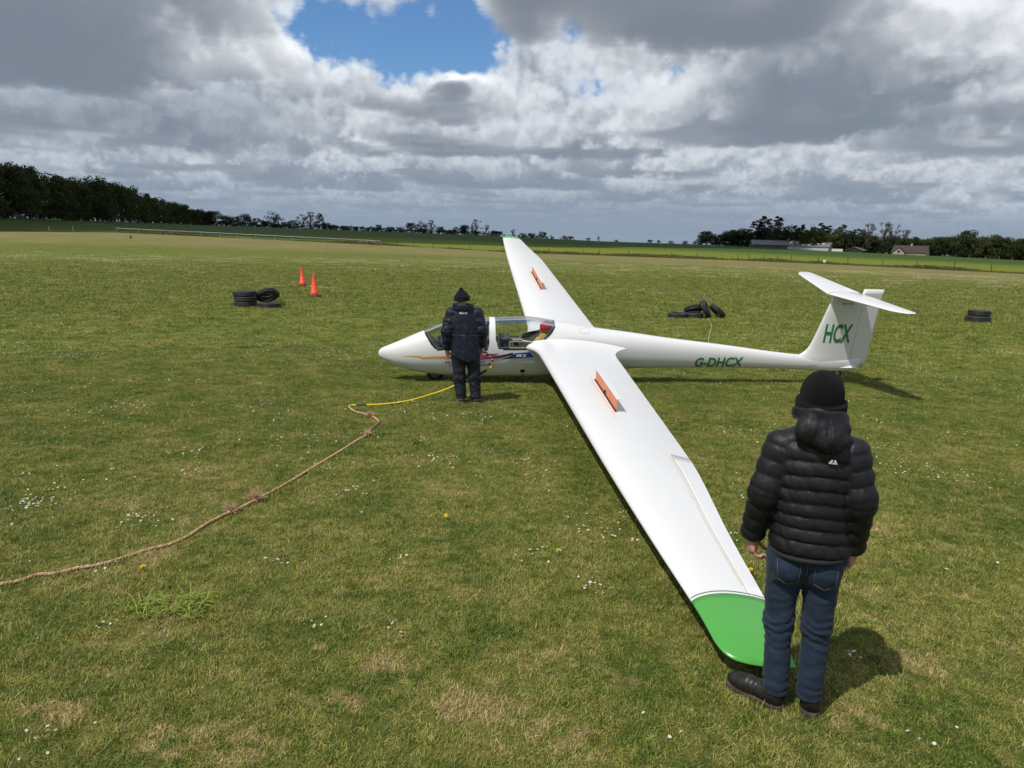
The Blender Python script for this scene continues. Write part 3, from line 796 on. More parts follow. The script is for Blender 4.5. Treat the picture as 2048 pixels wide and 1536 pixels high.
def build_farm():
    grey = plain('barn_sheet', (.15, .15, .155), .7, .3, var=.25, vscale=.8); wallg = plain('barn_wall', (.10, .10, .105), .8, .2, var=.3, vscale=.6)
    pale = plain('pale_sheet', (.62, .63, .64), .6, .3, var=.1, vscale=.6); whitew = plain('white_wall', (.50, .51, .53), .7, .2, var=.1, vscale=.7)
    brown = plain('tile_roof', (.066, .050, .043), .85, .2, var=.25, vscale=1.5); cream = plain('cream_render', (.42, .37, .29), .85, .2, var=.1, vscale=.5)
    glass = plain('dark_glass', (.02, .022, .025), .15, .5); wood = plain('shed_boards', (.045, .042, .040), .85, .2, var=.3, vscale=1.0)
    d = ridge_dist(az_of(1550)) + 4
    e, sl = gable('barn', 'low grey barn with a shallow plain sheet roof beside the white roofed barn', 1548, d + 6, 23, 17, 2.9, 2.3, R(8), wallg, grey)
    e, sl = gable('barn', 'grey barn with white roof panel, skylights and a white gable end', 1624, d + 3, 20, 15, 3.0, 2.6, R(-14), whitew, grey)
    hd, rise, eave = 7.5, 2.6, 3.0
    def on_slope(x0, x1, t0, t1, name, mat, lift):
        q = []
        for x, t in ((x0, t0), (x1, t0), (x1, t1), (x0, t1)):
            y = -hd * t; q.append((x, y, eave + rise * (1 - t) + .03 + .16 + lift))
        VV = q + [(x, y, z - .1) for x, y, z in q]
        mesh_obj(name, VV, [(0, 1, 2, 3), (4, 7, 6, 5), (0, 4, 5, 1), (1, 5, 6, 2), (2, 6, 7, 3), (3, 7, 4, 0)], mat, e)
    on_slope(-10.3, -1.5, 0.0, .62, 'roof_panel', pale, .06)
    for x in (0.5, 3.2, 5.9): on_slope(x, x + 1.2, .35, .55, 'skylight', pale, .05); 
    for x in (-3.2, -.4): on_slope(x, x + 1.2, .70, .88, 'skylight', pale, .05)
    gable('shed', 'small dark timber shed with a gabled roof beside the barns', 1716, d + 2, 7.5, 8.5, 2.1, 1.5, R(70), wood, grey)
    e, sl = gable('bungalow_house', 'cream rendered bungalow with brown tiled roof below the tall trees', 1824, ridge_dist(az_of(1824)) + 3, 14.5, 8.5, 2.3, 3.0, R(-12), cream, brown)
    mesh_obj('chimney', *box_geo(-.2, .5, -.5, .3, 5.2, 6.4), cream, e)
    # the projecting gable on its near side, with its own window
    V = [(-6.2, -7.0, 0), (-1.2, -7.0, 0), (-1.2, -7.0, 2.3), (-3.7, -7.0, 4.4), (-6.2, -7.0, 2.3), (-6.2, 0, 0), (-1.2, 0, 0), (-1.2, 0, 2.3), (-3.7, 0, 4.4), (-6.2, 0, 2.3)]
    mesh_obj('porch_gable', V, [(0, 1, 2, 3, 4), (1, 6, 7, 2), (5, 0, 4, 9)], cream, e)
    for s in (-1, 1):
        q = [(-3.7, -7.3, 4.45), (-3.7, 0, 4.45), (-3.7 + s * 2.8, 0, 2.1), (-3.7 + s * 2.8, -7.3, 2.1)]
        VV = q + [(x, y, z + .15) for x, y, z in q]; mesh_obj('roof', VV, [(0, 1, 2, 3), (4, 7, 6, 5), (0, 4, 5, 1), (1, 5, 6, 2), (2, 6, 7, 3), (3, 7, 4, 0)], brown, e)
    w = mesh_obj('window', *box_geo(-4.3, -3.1, -7.06, -6.95, 2.0, 3.2), cream, e); mesh_obj('pane', *box_geo(-4.2, -3.2, -7.09, -7.0, 2.1, 3.1), glass, w)
    # white trailer by the hedge
    p = on_az(1676, ridge_dist(az_of(1676))); a = az_of(1676); dd = ridge_dist(a) + 3
    t = empty('white_trailer', (math.sin(a) * dd, math.cos(a) * dd, p.z - .9), -a); tag(t, 'long white trailer parked between the barns and the shed', 'trailer')
    V, F = box_geo(-2.6, 2.6, -1, 1, .55, 2.15); V = [(x * (.96 if z > 1 else 1), y * (.94 if z > 1 else 1), z) for x, y, z in V]
    mesh_obj('body', V, F, plain('trailer_white', (.66, .66, .66), .5, .4), t)
    for x in (-1.2, 1.2):
        v, f = tube([(x, -1.02, .38), (x, -.8, .38)], [.38, .38], 16); mesh_obj('wheel', v, f, plain('rubber_far', (.02, .02, .02), .8), t)
    # light coloured stakes along the hedge on the far right
    for px in (1888, 1915, 1942, 1975, 2003, 2030):
        d = ridge_dist(az_of(px)) - 3; v, f = tube([(0, 0, -.3), (0, 0, .8), (0, 0, 1.15)], [.06, .055, .05], 6)
        o = mesh_obj('fence_post', v, f, plain('stake', (.35, .32, .27), .8), smooth=False); o.location = on_az(px, d)
        tag(o, 'pale wooden stake standing along the hedge at the far right wood', 'post', 'stakes by the far right hedge')
build_farm()

# ------------------------------------------------------------------ fences along the airfield's edge
def build_fences():
    tape = plain('white_rail', (.50, .49, .44), .7, .2, var=.2, vscale=.5); post_m = plain('post_wood', (.36, .33, .27), .85, .1, var=.3, vscale=2.0)
    dark = plain('dark_post', (.055, .048, .040), .9, .1, var=.3, vscale=2.0); wire = plain('wire', (.30, .30, .29), .5, .5, metal=.6)
    def P(px, t=.985):
        a = az_of(px); r, z = terrain_at(a, t); return Vector((math.sin(a) * r, math.cos(a) * r, z))
    cols = [234, 278, 322, 362, 404, 440, 475, 512, 550, 585, 620, 652, 688, 735, 760]
    pts = [P(c) for c in cols]
    e = empty('rail_fence', pts[0]); tag(e, 'long low fence of a pale rail on thin posts below the left field', 'fence')
    for c, p in zip(cols, pts):
        v, f = tube([(0, 0, -.2), (0, 0, .5), (0, 0, .98)], [.05, .05, .045], 6); o = mesh_obj('post', v, f, post_m, e); o.location = p - pts[0]
    for a, b in zip(pts[:-1], pts[1:]):
        m = (a + b) / 2 - pts[0] + Vector((0, 0, .86)); v, f = tube([a - pts[0] + Vector((0, 0, .92)), m, b - pts[0] + Vector((0, 0, .92))], [.055, .055, .055], 5); mesh_obj('rail', v, f, tape, e)
    for s in (-1, 1):
        v, f = tube([pts[13] - pts[0] + Vector((0, 0, .9)), pts[13] - pts[0] + Vector((s * 3.2, -.3, 0))], [.05, .05], 6); mesh_obj('brace', v, f, post_m, e)
    for px in (100, 148):
        v, f = tube([(0, 0, -.2), (0, 0, .6), (0, 0, 1.15)], [.07, .065, .06], 6); o = mesh_obj('fence_post', v, f, post_m); o.location = P(px)
        tag(o, 'lone pale post standing in the rough grass below the dark wood', 'post', 'lone posts below the dark wood')
    cols = [795, 828, 866, 940, 1006, 1099, 1136, 1168, 1200, 1258, 1293, 1345, 1395, 1446, 1478, 1500, 1530, 1558, 1585, 1640, 1700, 1770, 1840, 1915, 1990, 2060]
    pts = [P(c, 1.0) for c in cols]
    e = empty('wire_fence', pts[0]); tag(e, 'thin wire fence on dark posts between the mown strip and bright crop', 'fence')
    for c, p in zip(cols, pts):
        hgt = rng.uniform(.85, 1.2); v, f = tube([(0, 0, -.2), (.02, 0, hgt * .6), (rng.normal(0, .04), 0, hgt)], [.05, .05, .045], 6); o = mesh_obj('post', v, f, dark, e); o.location = p - pts[0]
    for z in (.45, .85):
        v, f = tube([p - pts[0] + Vector((0, 0, z)) for p in pts], [.004] * len(pts), 4); mesh_obj('wire', v, f, wire, e)
    # a small white marker board in the fringe
    p = P(1653, .985); e = empty('marker_board', p, -az_of(1653)); tag(e, 'small white marker board on a dark stake in the rough fringe', 'marker')
    mesh_obj('stake', *tube([(0, 0, -.2), (0, 0, .9)], [.05, .05], 6), dark, e); mesh_obj('board', *box_geo(-.22, .22, -.08, -.05, .25, .72), plain('board_white', (.7, .7, .68), .6), e)
    # short dark stub in the mown strip
    q = on_az(262, 138); o = mesh_obj('marker_stub', *tube([(0, 0, -.1), (0, 0, .25), (.02, 0, .5)], [.13, .14, .10], 8), dark); o.location = q
    tag(o, 'short dark stub standing alone in the pale mown strip', 'marker')
build_fences()

# ------------------------------------------------------------------ out-of-view cloud, laid out so its shadow falls on the wood and far fields
def build_cloud():
    base = bmesh.new(); bmesh.ops.create_icosphere(base, subdivisions=2, radius=1.0)
    sv = np.array([v.co[:] for v in base.verts]); sf = np.array([[v.index for v in f.verts] for f in base.faces]); base.free()
    g = np.random.default_rng(5); V, F, n = [], [], 0
    lift = 700.0 / SUN_DIR.z
    for i in range(900):
        px = g.uniform(-700, 1500); a = az_of(px); de, dr = edge_dist(a), ridge_dist(a)
        near = np.interp(px, [-700, 0, 300, 700, 950, 1100, 1350, 1500], [170, 186, 190, 188, 205, 230, 275, 330])
        r = g.uniform(near + 20, 760)
        rad = g.uniform(16, 30) if r < near + 60 else g.uniform(25, 48)
        r = max(r, near + rad)
        c = np.array([math.sin(a) * r, math.cos(a) * r, 4]) + np.array(SUN_DIR) * lift
        c[2] = 700 + g.uniform(0, 40)
        V.append(sv * np.array([rad, rad, rad * .6]) * (1 + g.normal(0, .05, (len(sv), 1))) + c); F.append(sf + n); n += len(sv)
    o = as_obj('cloud', np_mesh('cloud', np.concatenate(V), np.concatenate(F)), plain('cloud_vapour', (.8, .8, .82), 1.0, 0.0, var=.05, vscale=.01), smooth=True)
    tag(o, kind='structure')
build_cloud()

# ------------------------------------------------------------------ the glider
G_YAW, G_BANK, G_PITCH = R(5.0752), R(7.6877), R(-0.7433)
G_POS = Vector((1.0163, 12.1136, 0.0))
G_S0 = 3.2                                                     # station of the main wheel, metres behind the nose
def glider_dir(s, y, z):
    """(aft, left, up) in the glider -> world direction; the left wing is down"""
    yb = y * math.cos(G_BANK) + z * math.sin(G_BANK); zb = -y * math.sin(G_BANK) + z * math.cos(G_BANK)
    sb = s * math.cos(G_PITCH) + zb * math.sin(G_PITCH); z2 = -s * math.sin(G_PITCH) + zb * math.cos(G_PITCH)
    a = Vector((math.cos(G_YAW), math.sin(G_YAW), 0)); l = Vector((math.sin(G_YAW), -math.cos(G_YAW), 0))
    return a * sb + l * yb + Vector((0, 0, z2))
_ex, _ey, _ez = glider_dir(1, 0, 0), glider_dir(0, -1, 0), glider_dir(0, 0, 1)
G_MAT = Matrix(((_ex.x, _ey.x, _ez.x, G_POS.x), (_ex.y, _ey.y, _ez.y, G_POS.y), (_ex.z, _ey.z, _ez.z, G_POS.z), (0, 0, 0, 1)))
glider = empty('glider'); glider.matrix_world = G_MAT
tag(glider, 'white two-seat glider with green wing tips standing with one wing down', 'glider')
G_INV = G_MAT.inverted()
def L(s, y, z): return (s - G_S0, -y, z)                       # (station, left, up) -> local xyz

def gelcoat(name, col, rough=0.22):
    m, nt, b, out = material(name)
    tc = nt.nodes.new('ShaderNodeTexCoord'); P = tc.outputs['Object']
    n = nz(nt, P, 1.3, 4.0, 0.6); d = nz(nt, vmath(nt, 'MULTIPLY', P, (6, 1.5, 6)), 2.0, 5.0, 0.65)
    c = mixc(nt, n.step(.3, .7) * .5, col, [x * .965 for x in col]); c = mixc(nt, d.step(.60, .80) * .10, c, [x * .80 for x in col])
    nt.links.new(c, b.inputs['Base Color'])
    b.inputs['Specular IOR Level'].default_value = 0.45
    nt.links.new((nz(nt, P, 3.0, 4.0, .6) * .10 + (rough - .05)).s, b.inputs['Roughness'])
    return m
WHITE = gelcoat('white_gelcoat', (.755, .755, .75)); GREEN = gelcoat('green_paint', (.085, .36, .065), .26)
LETTER = plain('letter_green', (.030, .205, .055), .45); NAVY = plain('letter_navy', (.015, .045, .20), .45); GREYLINE = plain('seam_grey', (.30, .30, .31), .6)
DARKSTRIPE = plain('pinstripe', (.10, .17, .13), .5); TAPE = plain('hinge_tape', (.60, .52, .34), .6, var=.15, vscale=30); BLACK = plain('black_hole', (.012, .012, .012), .7)
RUBBER = plain('tyre_rubber', (.022, .022, .024), .75, .3, var=.3, vscale=14, bump=.2, bscale=60); ORANGE = plain('brake_orange', (.80, .25, .10), .5, .4, var=.1, vscale=8)
METAL = plain('dull_metal', (.35, .35, .36), .4, .5, metal=.8); INTERIOR = plain('cockpit_grey', (.15, .155, .155), .75, .3, var=.25, vscale=10)
DARKTRIM = plain('cockpit_black', (.020, .021, .023), .6, .4)

def interp_smooth(xs, ys):
    """monotone cubic through control points"""
    xs, ys = np.array(xs, float), np.array(ys, float); h = np.diff(xs); dl = np.diff(ys) / h
    m = np.zeros_like(xs); m[0], m[-1] = dl[0], dl[-1]
    for i in range(1, len(xs) - 1): m[i] = 0 if dl[i - 1] * dl[i] <= 0 else 2 * dl[i - 1] * dl[i] / (dl[i - 1] + dl[i])
    def f(x):
        x = np.clip(np.asarray(x, float), xs[0], xs[-1]); i = np.clip(np.searchsorted(xs, x) - 1, 0, len(xs) - 2)
        t = (x - xs[i]) / h[i]
        return ((2 * t ** 3 - 3 * t ** 2 + 1) * ys[i] + (t ** 3 - 2 * t ** 2 + t) * h[i] * m[i] + (-2 * t ** 3 + 3 * t ** 2) * ys[i + 1] + (t ** 3 - t ** 2) * h[i] * m[i + 1])
    return f
FS = [0, .02, .08, .19, .35, .70, 1.08, 1.5, 1.84, 2.36, 2.85, 3.5, 4.1, 4.8, 5.7, 6.7, 7.07, 7.65, 8.0, 8.14]
f_top = interp_smooth(FS, [.485, .535, .580, .625, .690, .840, .985, 1.055, 1.078, 1.092, 1.030, .915, .835, .735, .625, .490, .452, .420, .400, .390])
f_bot = interp_smooth(FS, [.485, .438, .385, .325, .262, .175, .128, .112, .108, .108, .128, .178, .225, .238, .232, .212, .198, .160, .165, .250])
f_wid = interp_smooth(FS, [.001, .045, .090, .135, .190, .270, .325, .350, .358, .358, .340, .275, .222, .175, .135, .102, .092, .072, .045, .022])
EXPN = 2.25
def fus(s, th):
    """point of the fuselage skin at station s, angle th (0 = left side, 90 = top)"""
    zt, zb, w = f_top(s), f_bot(s), f_wid(s); zc = zb + (zt - zb) * .48
    c, sn = np.cos(th), np.sin(th)
    y = w * np.sign(c) * np.abs(c) ** (2 / EXPN); z = zc + np.where(sn > 0, zt - zc, zc - zb) * np.sign(sn) * np.abs(sn) ** (2 / EXPN)
    return y, z
def fus_y(s, z):
    zt, zb, w = f_top(s), f_bot(s), f_wid(s); zc = zb + (zt - zb) * .48
    q = np.clip(np.abs(np.where(z > zc, (z - zc) / (zt - zc), (zc - z) / (zc - zb))), 0, 1)
    return w * (1 - q ** EXPN) ** (1 / EXPN)
def px_fus(px, py, y0=.33):
    """photo pixel -> (station, height) where its ray meets the left side of the fuselage"""
    o = G_INV @ Vector((0, 0, CAM_H)); d = (G_INV.to_3x3() @ ray(px, py)); y = y0
    for _ in range(6):
        t = (-y - o.y) / d.y; s, z = o.x + d.x * t + G_S0, o.z + d.z * t; y = float(fus_y(s, z))
    return s, z

def poly_sdf(P, poly):
    """signed distance of points (n,2) to a closed polygon"""
    A = np.array(poly, float); B = np.roll(A, -1, 0); d = np.full(len(P), 1e9); ins = np.zeros(len(P), bool)
    for a, b in zip(A, B):
        e = b - a; w = P - a; t = np.clip((w @ e) / (e @ e), 0, 1); d = np.minimum(d, np.linalg.norm(w - t[:, None] * e, axis=1))
        c = ((a[1] > P[:, 1]) != (b[1] > P[:, 1])) & (P[:, 0] < (b[0] - a[0]) * (P[:, 1] - a[1]) / (b[1] - a[1] + 1e-12) + a[0]); ins ^= c
    return np.where(ins, -d, d)
FRONT_GLASS = [(.715, 1.3), (.715, .90), (.885, .670), (.965, .612), (1.755, .632), (1.775, .75), (1.785, 1.3)]
REAR_GLASS = [(1.868, 1.3), (1.875, .80), (1.925, .640), (2.455, .645), (2.60, .735), (2.775, .885), (2.840, .97), (2.842, 1.3)]
def glass_sdf(P, poly, r): return poly_sdf(P, poly) + 0 * r

def build_fuselage():
    S = np.concatenate([.70 * np.linspace(0, 1, 46) ** 1.9, np.linspace(.70, 2.95, 300)[1:], np.linspace(2.95, 8.14, 150)[1:]]); S[0] = .0008
    T = np.linspace(0, 2 * math.pi, 161)[:-1]; nS, nT = len(S), len(T)
    SS, TT = np.meshgrid(S, T, indexing='ij'); Y, Z = fus(SS, TT)
    V = np.stack([SS - G_S0, -Y, Z], -1).reshape(-1, 3)
    i, j = np.meshgrid(np.arange(nS - 1), np.arange(nT), indexing='ij'); k = (j + 1) % nT
    Q = np.stack([i * nT + j, i * nT + k, (i + 1) * nT + k, (i + 1) * nT + j], -1).reshape(-1, 4)
    C = V[Q].mean(1); P = np.stack([C[:, 0] + G_S0, C[:, 2]], -1)
    # rounded lower corners
    def inside(poly, r):
        return poly_sdf(P, poly) < 0
    gf = inside(FRONT_GLASS, .05); gr = inside(REAR_GLASS, .05)
    def sub(name, mask, mat, parent, flip=False):
        q = Q[mask]; u, inv = np.unique(q, return_inverse=True); me = np_mesh(name, V[u], inv.reshape(-1, 4)); return as_obj(name, me, mat, parent, True)
    body = sub('fuselage', ~(gf | gr), WHITE, glider)
    # close the nose and the tail
    fg = sub('front_canopy', gf, GLASS, glider); rg = sub('rear_canopy', gr, GLASS, glider)
    fg['label'] = 'clear front canopy over the dark front cockpit'; rg['label'] = 'clear rear canopy over the pilot in a red hat'
    return body, fg, rg

def glass_material():
    m, nt, b, out = material('canopy_glass')
    nt.nodes.remove(b)
    tr = nt.nodes.new('ShaderNodeBsdfTransparent'); tr.inputs[0].default_value = (.90, .925, .92, 1)
    gl = nt.nodes.new('ShaderNodeBsdfGlossy'); gl.inputs['Roughness'].default_value = .02
    fr = nt.nodes.new('ShaderNodeFresnel'); fr.inputs[0].default_value = 1.45
    mx = nt.nodes.new('ShaderNodeMixShader'); nt.links.new((E_(nt, fr.outputs[0]) * .62).min(.8).s, mx.inputs[0])
    nt.links.new(tr.outputs[0], mx.inputs[1]); nt.links.new(gl.outputs[0], mx.inputs[2]); nt.links.new(mx.outputs[0], out.inputs[0])
    return m
GLASS = glass_material()
fuselage, front_canopy, rear_canopy = build_fuselage()

def fus_line(name, pts, rad, mat, parent, lift=.001, closed=False, side=1):
    """a thin bead on the fuselage skin through (station, height) points"""
    out = []
    pts = list(pts) + ([pts[0]] if closed else [])
    for (s0, z0), (s1, z1) in zip(pts[:-1], pts[1:]):
        n = max(2, int(math.hypot(s1 - s0, z1 - z0) / .03))
        for t in np.linspace(0, 1, n, endpoint=False): out.append((s0 + (s1 - s0) * t, z0 + (z1 - z0) * t))
    out.append(pts[-1])
    P = [L(s, side * (float(fus_y(s, min(z, float(f_top(s)) - .002))) + lift), min(z, float(f_top(s)) + lift)) for s, z in out]
    return mesh_obj(name, *tube(P, [rad] * len(P), 5), mat, parent, True)

def on_skin(name, geo2d, mat, parent, lift=.003):
    """flat (station, height) mesh laid on the left skin; geo2d = verts2d, faces; cut into small cells first"""
    v, f = geo2d; bm = bmesh.new(); bv = [bm.verts.new((x, 0, z)) for x, z in v]
    for q in f:
        try: bm.faces.new([bv[i] for i in q])
        except ValueError: pass
    xs = [p[0] for p in v]; zs = [p[1] for p in v]
    for lo, hi, ax in ((min(xs), max(xs), 0), (min(zs), max(zs), 2)):
        n = int((hi - lo) / .035)
        for i in range(1, n + 1):
            co, no = [0, 0, 0], [0, 0, 0]; co[ax] = lo + (hi - lo) * i / (n + 1); no[ax] = 1
            bmesh.ops.bisect_plane(bm, geom=bm.verts[:] + bm.edges[:] + bm.faces[:], plane_co=co, plane_no=no)
    for q in bm.verts:
        s, z = q.co.x, q.co.z; q.co = L(s, float(parent_y(s, z)) + lift, z)
    bmesh.ops.recalc_face_normals(bm, faces=bm.faces)
    me = bpy.data.meshes.new(name); bm.to_mesh(me); bm.free()
    return as_obj(name, me, mat, parent)
parent_y = fus_y

def text_geo(txt, s0, s1, z0, z1, shear=0.0, bold=0.0):
    cu = bpy.data.curves.new('lettering', 'FONT'); cu.body = txt; cu.resolution_u = 3; cu.offset = bold; cu.shear = shear
    o = bpy.data.objects.new('lettering', cu); COL.objects.link(o)
    dg = bpy.context.evaluated_depsgraph_get(); me = bpy.data.meshes.new_from_object(o.evaluated_get(dg))
    V = np.array([v.co[:2] for v in me.vertices]); F = [tuple(p.vertices) for p in me.polygons]
    bpy.data.objects.remove(o); bpy.data.curves.remove(cu); bpy.data.meshes.remove(me)
    lo, hi = V.min(0), V.max(0); V = (V - lo) / (hi - lo)
    return [(s0 + (s1 - s0) * x, z0 + (z1 - z0) * y) for x, y in V], F

def build_markings():
    on_skin('registration_letters', text_geo('G-DHCX', 5.205, 6.035, .268, .448, .10, .032), LETTER, fuselage)
    on_skin('club_name', text_geo('DEVON & SOMERSET', 1.080, 1.715, .402, .454, 0, .014), NAVY, fuselage)
    on_skin('club_script', text_geo('Gliding Club', 1.14, 1.68, .335, .400, .5, -.01), NAVY, fuselage)
    on_skin('club_swoosh', ([(1.60, .372), (1.76, .398), (1.79, .440), (1.80, .437), (1.785, .392), (1.82, .386), (1.70, .374)], [(0, 1, 6), (1, 2, 3, 4), (1, 4, 5, 6)]), NAVY, fuselage)
    # the streak along the side, yellow to purple, ending in a blue pennant
    m, nt, b, out = material('streak_colours'); tc = nt.nodes.new('ShaderNodeTexCoord'); x, y, z = sep(nt, tc.outputs['Object'])
    nt.links.new(ramp(nt, (x + G_S0) * .5, [(.0, (.78, .42, .03)), (.50, (.80, .38, .03)), (.60, (.70, .10, .06)), (.78, (.62, .08, .10)), (.88, (.30, .035, .16)), (.98, (.13, .02, .12)), (1.0, (.03, .02, .08))]), b.inputs['Base Color'])
    b.inputs['Roughness'].default_value = .4
    def streak(name, pts, mat, lift):
        v = [px_fus(*p) for p in pts]; bm = bmesh.new(); f = bm.faces.new([bm.verts.new((a, 0, c)) for a, c in v]); r = bmesh.ops.triangulate(bm, faces=[f])
        bm.verts.index_update(); fs = [tuple(q.index for q in t.verts) for t in bm.faces]; v = [(q.co.x, q.co.z) for q in bm.verts]; bm.free()
        on_skin(name, (v, fs), mat, fuselage, lift)
    streak('yellow_streak', [(802, 711.6), (836, 711.4), (847, 714), (868, 712.5), (900, 712), (940, 711), (978, 708), (1000, 707), (985, 711), (940, 716), (900, 718), (880, 716.5), (846, 717.5), (834, 714)], m, .003)
    streak('red_streak', [(900, 718.5), (945, 716.5), (1000, 712), (1026, 704.5), (1012, 711.5), (990, 716), (960, 719.5), (925, 721.5)], m, .0045)
    streak('purple_streak', [(962, 713.5), (1000, 710.5), (1027, 705.5), (1006, 711.8), (1026, 709.2), (995, 717), (962, 718)], m, .006)
    streak('dark_streak', [(1002, 718.5), (1018, 713.5), (1030, 707), (1032, 716), (1018, 717.5)], plain('streak_dark', (.03, .02, .06), .4), .007)
    streak('pennant', [(1020, 713.5), (1031, 706.3), (1059, 704), (1055.5, 709), (1066.5, 713.6), (1040, 716), (1020, 717)], plain('pennant_blue', (.012, .045, .27), .4), .008)
    (a, z0), (c, z1) = px_fus(1031.5, 713.4), px_fus(1052, 708)
    on_skin('type_letters', text_geo('ASK 21', a, c, z0, z1 - .0, 0, .05), plain('letter_white', (.85, .85, .85), .4), fuselage, .011)
    s, z = px_fus(1045, 742); n = 20
    on_skin('axle_hole', ([(s + math.cos(k * 2 * math.pi / n) * .042, z + math.sin(k * 2 * math.pi / n) * .036) for k in range(n)], [tuple(range(n))]), BLACK, fuselage)
    s2, za = px_fus(1046, 747); on_skin('red_mark', ([(s2 - .012, za), (s2 + .012, za), (s2 + .004, za - .075), (s2 - .02, za - .075)], [(0, 1, 2, 3)]), plain('mark_red', (.55, .03, .03), .5), fuselage)
    # canopy seams and the hatch behind the cockpit
    for poly, par in ((FRONT_GLASS, front_canopy), (REAR_GLASS, rear_canopy)):
        c = np.array(poly[1:-1]); out = []
        for i, p in enumerate(c):
            a = c[max(i - 1, 0)]; b_ = c[min(i + 1, len(c) - 1)]; t = (b_ - a) / np.linalg.norm(b_ - a); nrm = np.array([t[1], -t[0]])
            out.append(tuple(p + nrm * (-.042 if True else .042)))
        q0, q1 = out[0], out[-1]
        out = [(q0[0] + (-.01), float(f_top(q0[0])) - .004)] + out + [(q1[0], float(f_top(q1[0])) - .004)]
        fus_line('canopy_seam', out, .0025, GREYLINE, par, 0.0)
    cx, cz = px_fus(1170, 662, .15)
    fus_line('hatch_seam', [(cx + math.copysign(abs(math.cos(t)) ** .6, math.cos(t)) * .085, cz + math.copysign(abs(math.sin(t)) ** .6, math.sin(t)) * .032) for t in np.linspace(0, 2 * math.pi, 25)[:-1]], .0022, GREYLINE, fuselage, 0.0, True)
build_markings()

# ---- wings
le_s = interp_smooth([0, .25, .40, .60, .90, 1.6, 5.5, 7.13, 7.92, 8.31, 8.40, 8.45, 8.485, 8.52], [2.20, 2.26, 2.40, 2.475, 2.505, 2.51, 2.515, 2.536, 2.556, 2.566, 2.586, 2.622, 2.690, 2.84])
te_s = interp_smooth([0, .25, .40, .60, .90, 1.6, 4.5, 5.66, 7.12, 7.93, 8.42, 8.52], [4.12, 4.03, 3.90, 3.77, 3.68, 3.625, 3.415, 3.325, 3.115, 3.015, 2.955, 2.945])
th_f = interp_smooth([0, .25, .40, .60, .90, 5.0, 7.9, 8.3, 8.46, 8.52], [.125, .128, .145, .162, .172, .160, .135, .12, .09, .045])
TAN_D = .0812
def wing_point(u, up, y):
    """u along the chord, up = +1 upper or -1 lower surface, y outboard (unsigned)"""
    c0, c1 = le_s(y), te_s(y); c = c1 - c0
    yt = 5 * th_f(y) * (.2969 * np.sqrt(u) - .1260 * u - .3516 * u ** 2 + .2843 * u ** 3 - .1036 * u ** 4)
    cam_ = .024 * 4 * u * (1 - u) * .9
    zz = (cam_ + up * yt) * c - .012 * c * (u - .3)
    droop = np.where(y > 8.05, -.32 * (y - 8.05) ** 2, 0.0)
    return c0 + u * c, .638 + TAN_D * y + zz + droop
def brk(u): return 7.965 - .030 * 4 * u * (1 - u)               # the colour boundary bows inboard at mid chord

def wing_mesh(name, ys_of, u0, u1, side, mat, parent, nu=26, caps=(True, True), rot=None):
    """closed shell between two span curves (functions of u) and two chord fractions"""
    e = np.linspace(0, 1, nu); U = u0 + (u1 - u0) * (.5 * (1 - np.cos(math.pi * e)) if u0 == 0 else e)
    if u0 == 0: U = u0 + (u1 - u0) * (.35 * e ** 2 + .65 * .5 * (1 - np.cos(math.pi * e)))
    ring = [(u, 1) for u in U[::-1]] + [(u, -1) for u in U[(1 if u0 == 0 else 0):]]
    rows = []
    for v in ys_of['v']:
        row = []
        for u, up in ring:
            y = ys_of['f'](v, u); s, z = wing_point(u, up, y); s, z = float(s), float(z)
            if rot:
                hs, hz = wing_point(rot[0], 0, y); ds, dz = s - float(hs), z - float(hz); c, q = math.cos(rot[1]), math.sin(rot[1])
                s, z = float(hs) + ds * c - dz * q, float(hz) + ds * q + dz * c
            row.append(L(s, side * y, z))
        rows.append(row)
    n = len(ring); V = [p for r in rows for p in r]; F = []
    for i in range(len(rows) - 1):
        for k in range(n): F.append((i * n + k, i * n + (k + 1) % n, (i + 1) * n + (k + 1) % n, (i + 1) * n + k))
    if caps[0]: F.append(tuple(range(n)))
    if caps[1]: F.append(tuple(range(len(V) - n, len(V)))[::-1])
    bm = bmesh.new(); bv = [bm.verts.new(p) for p in V]
    for f in F:
        try: bm.faces.new([bv[i] for i in f])
        except ValueError: pass
    bmesh.ops.recalc_face_normals(bm, faces=bm.faces); me = bpy.data.meshes.new(name); bm.to_mesh(me); bm.free()
    o = as_obj(name, me, mat, parent, True)
    me.polygons.foreach_set('use_smooth', np.array([len(p.vertices) == 4 for p in me.polygons]))
    return o

def strip_on_wing(name, fu0, fu1, y0, y1, side, mat, parent, lift, n=40, bu=1):
    """thin band on the upper surface between chord fractions"""
    V, F = [], []
    for i in range(n + 1):
        y = y0 + (y1 - y0) * i / n
        for k in range(bu + 1):
            u = fu0(y) + (fu1(y) - fu0(y)) * k / bu; s, z = wing_point(u, 1, y); V.append(L(float(s), side * y, float(z) + lift))
    for i in range(n):
        for k in range(bu): a = i * (bu + 1) + k; F.append((a, a + 1, a + bu + 2, a + bu + 1))
    o = mesh_obj(name, V, F, mat, parent)
    return o

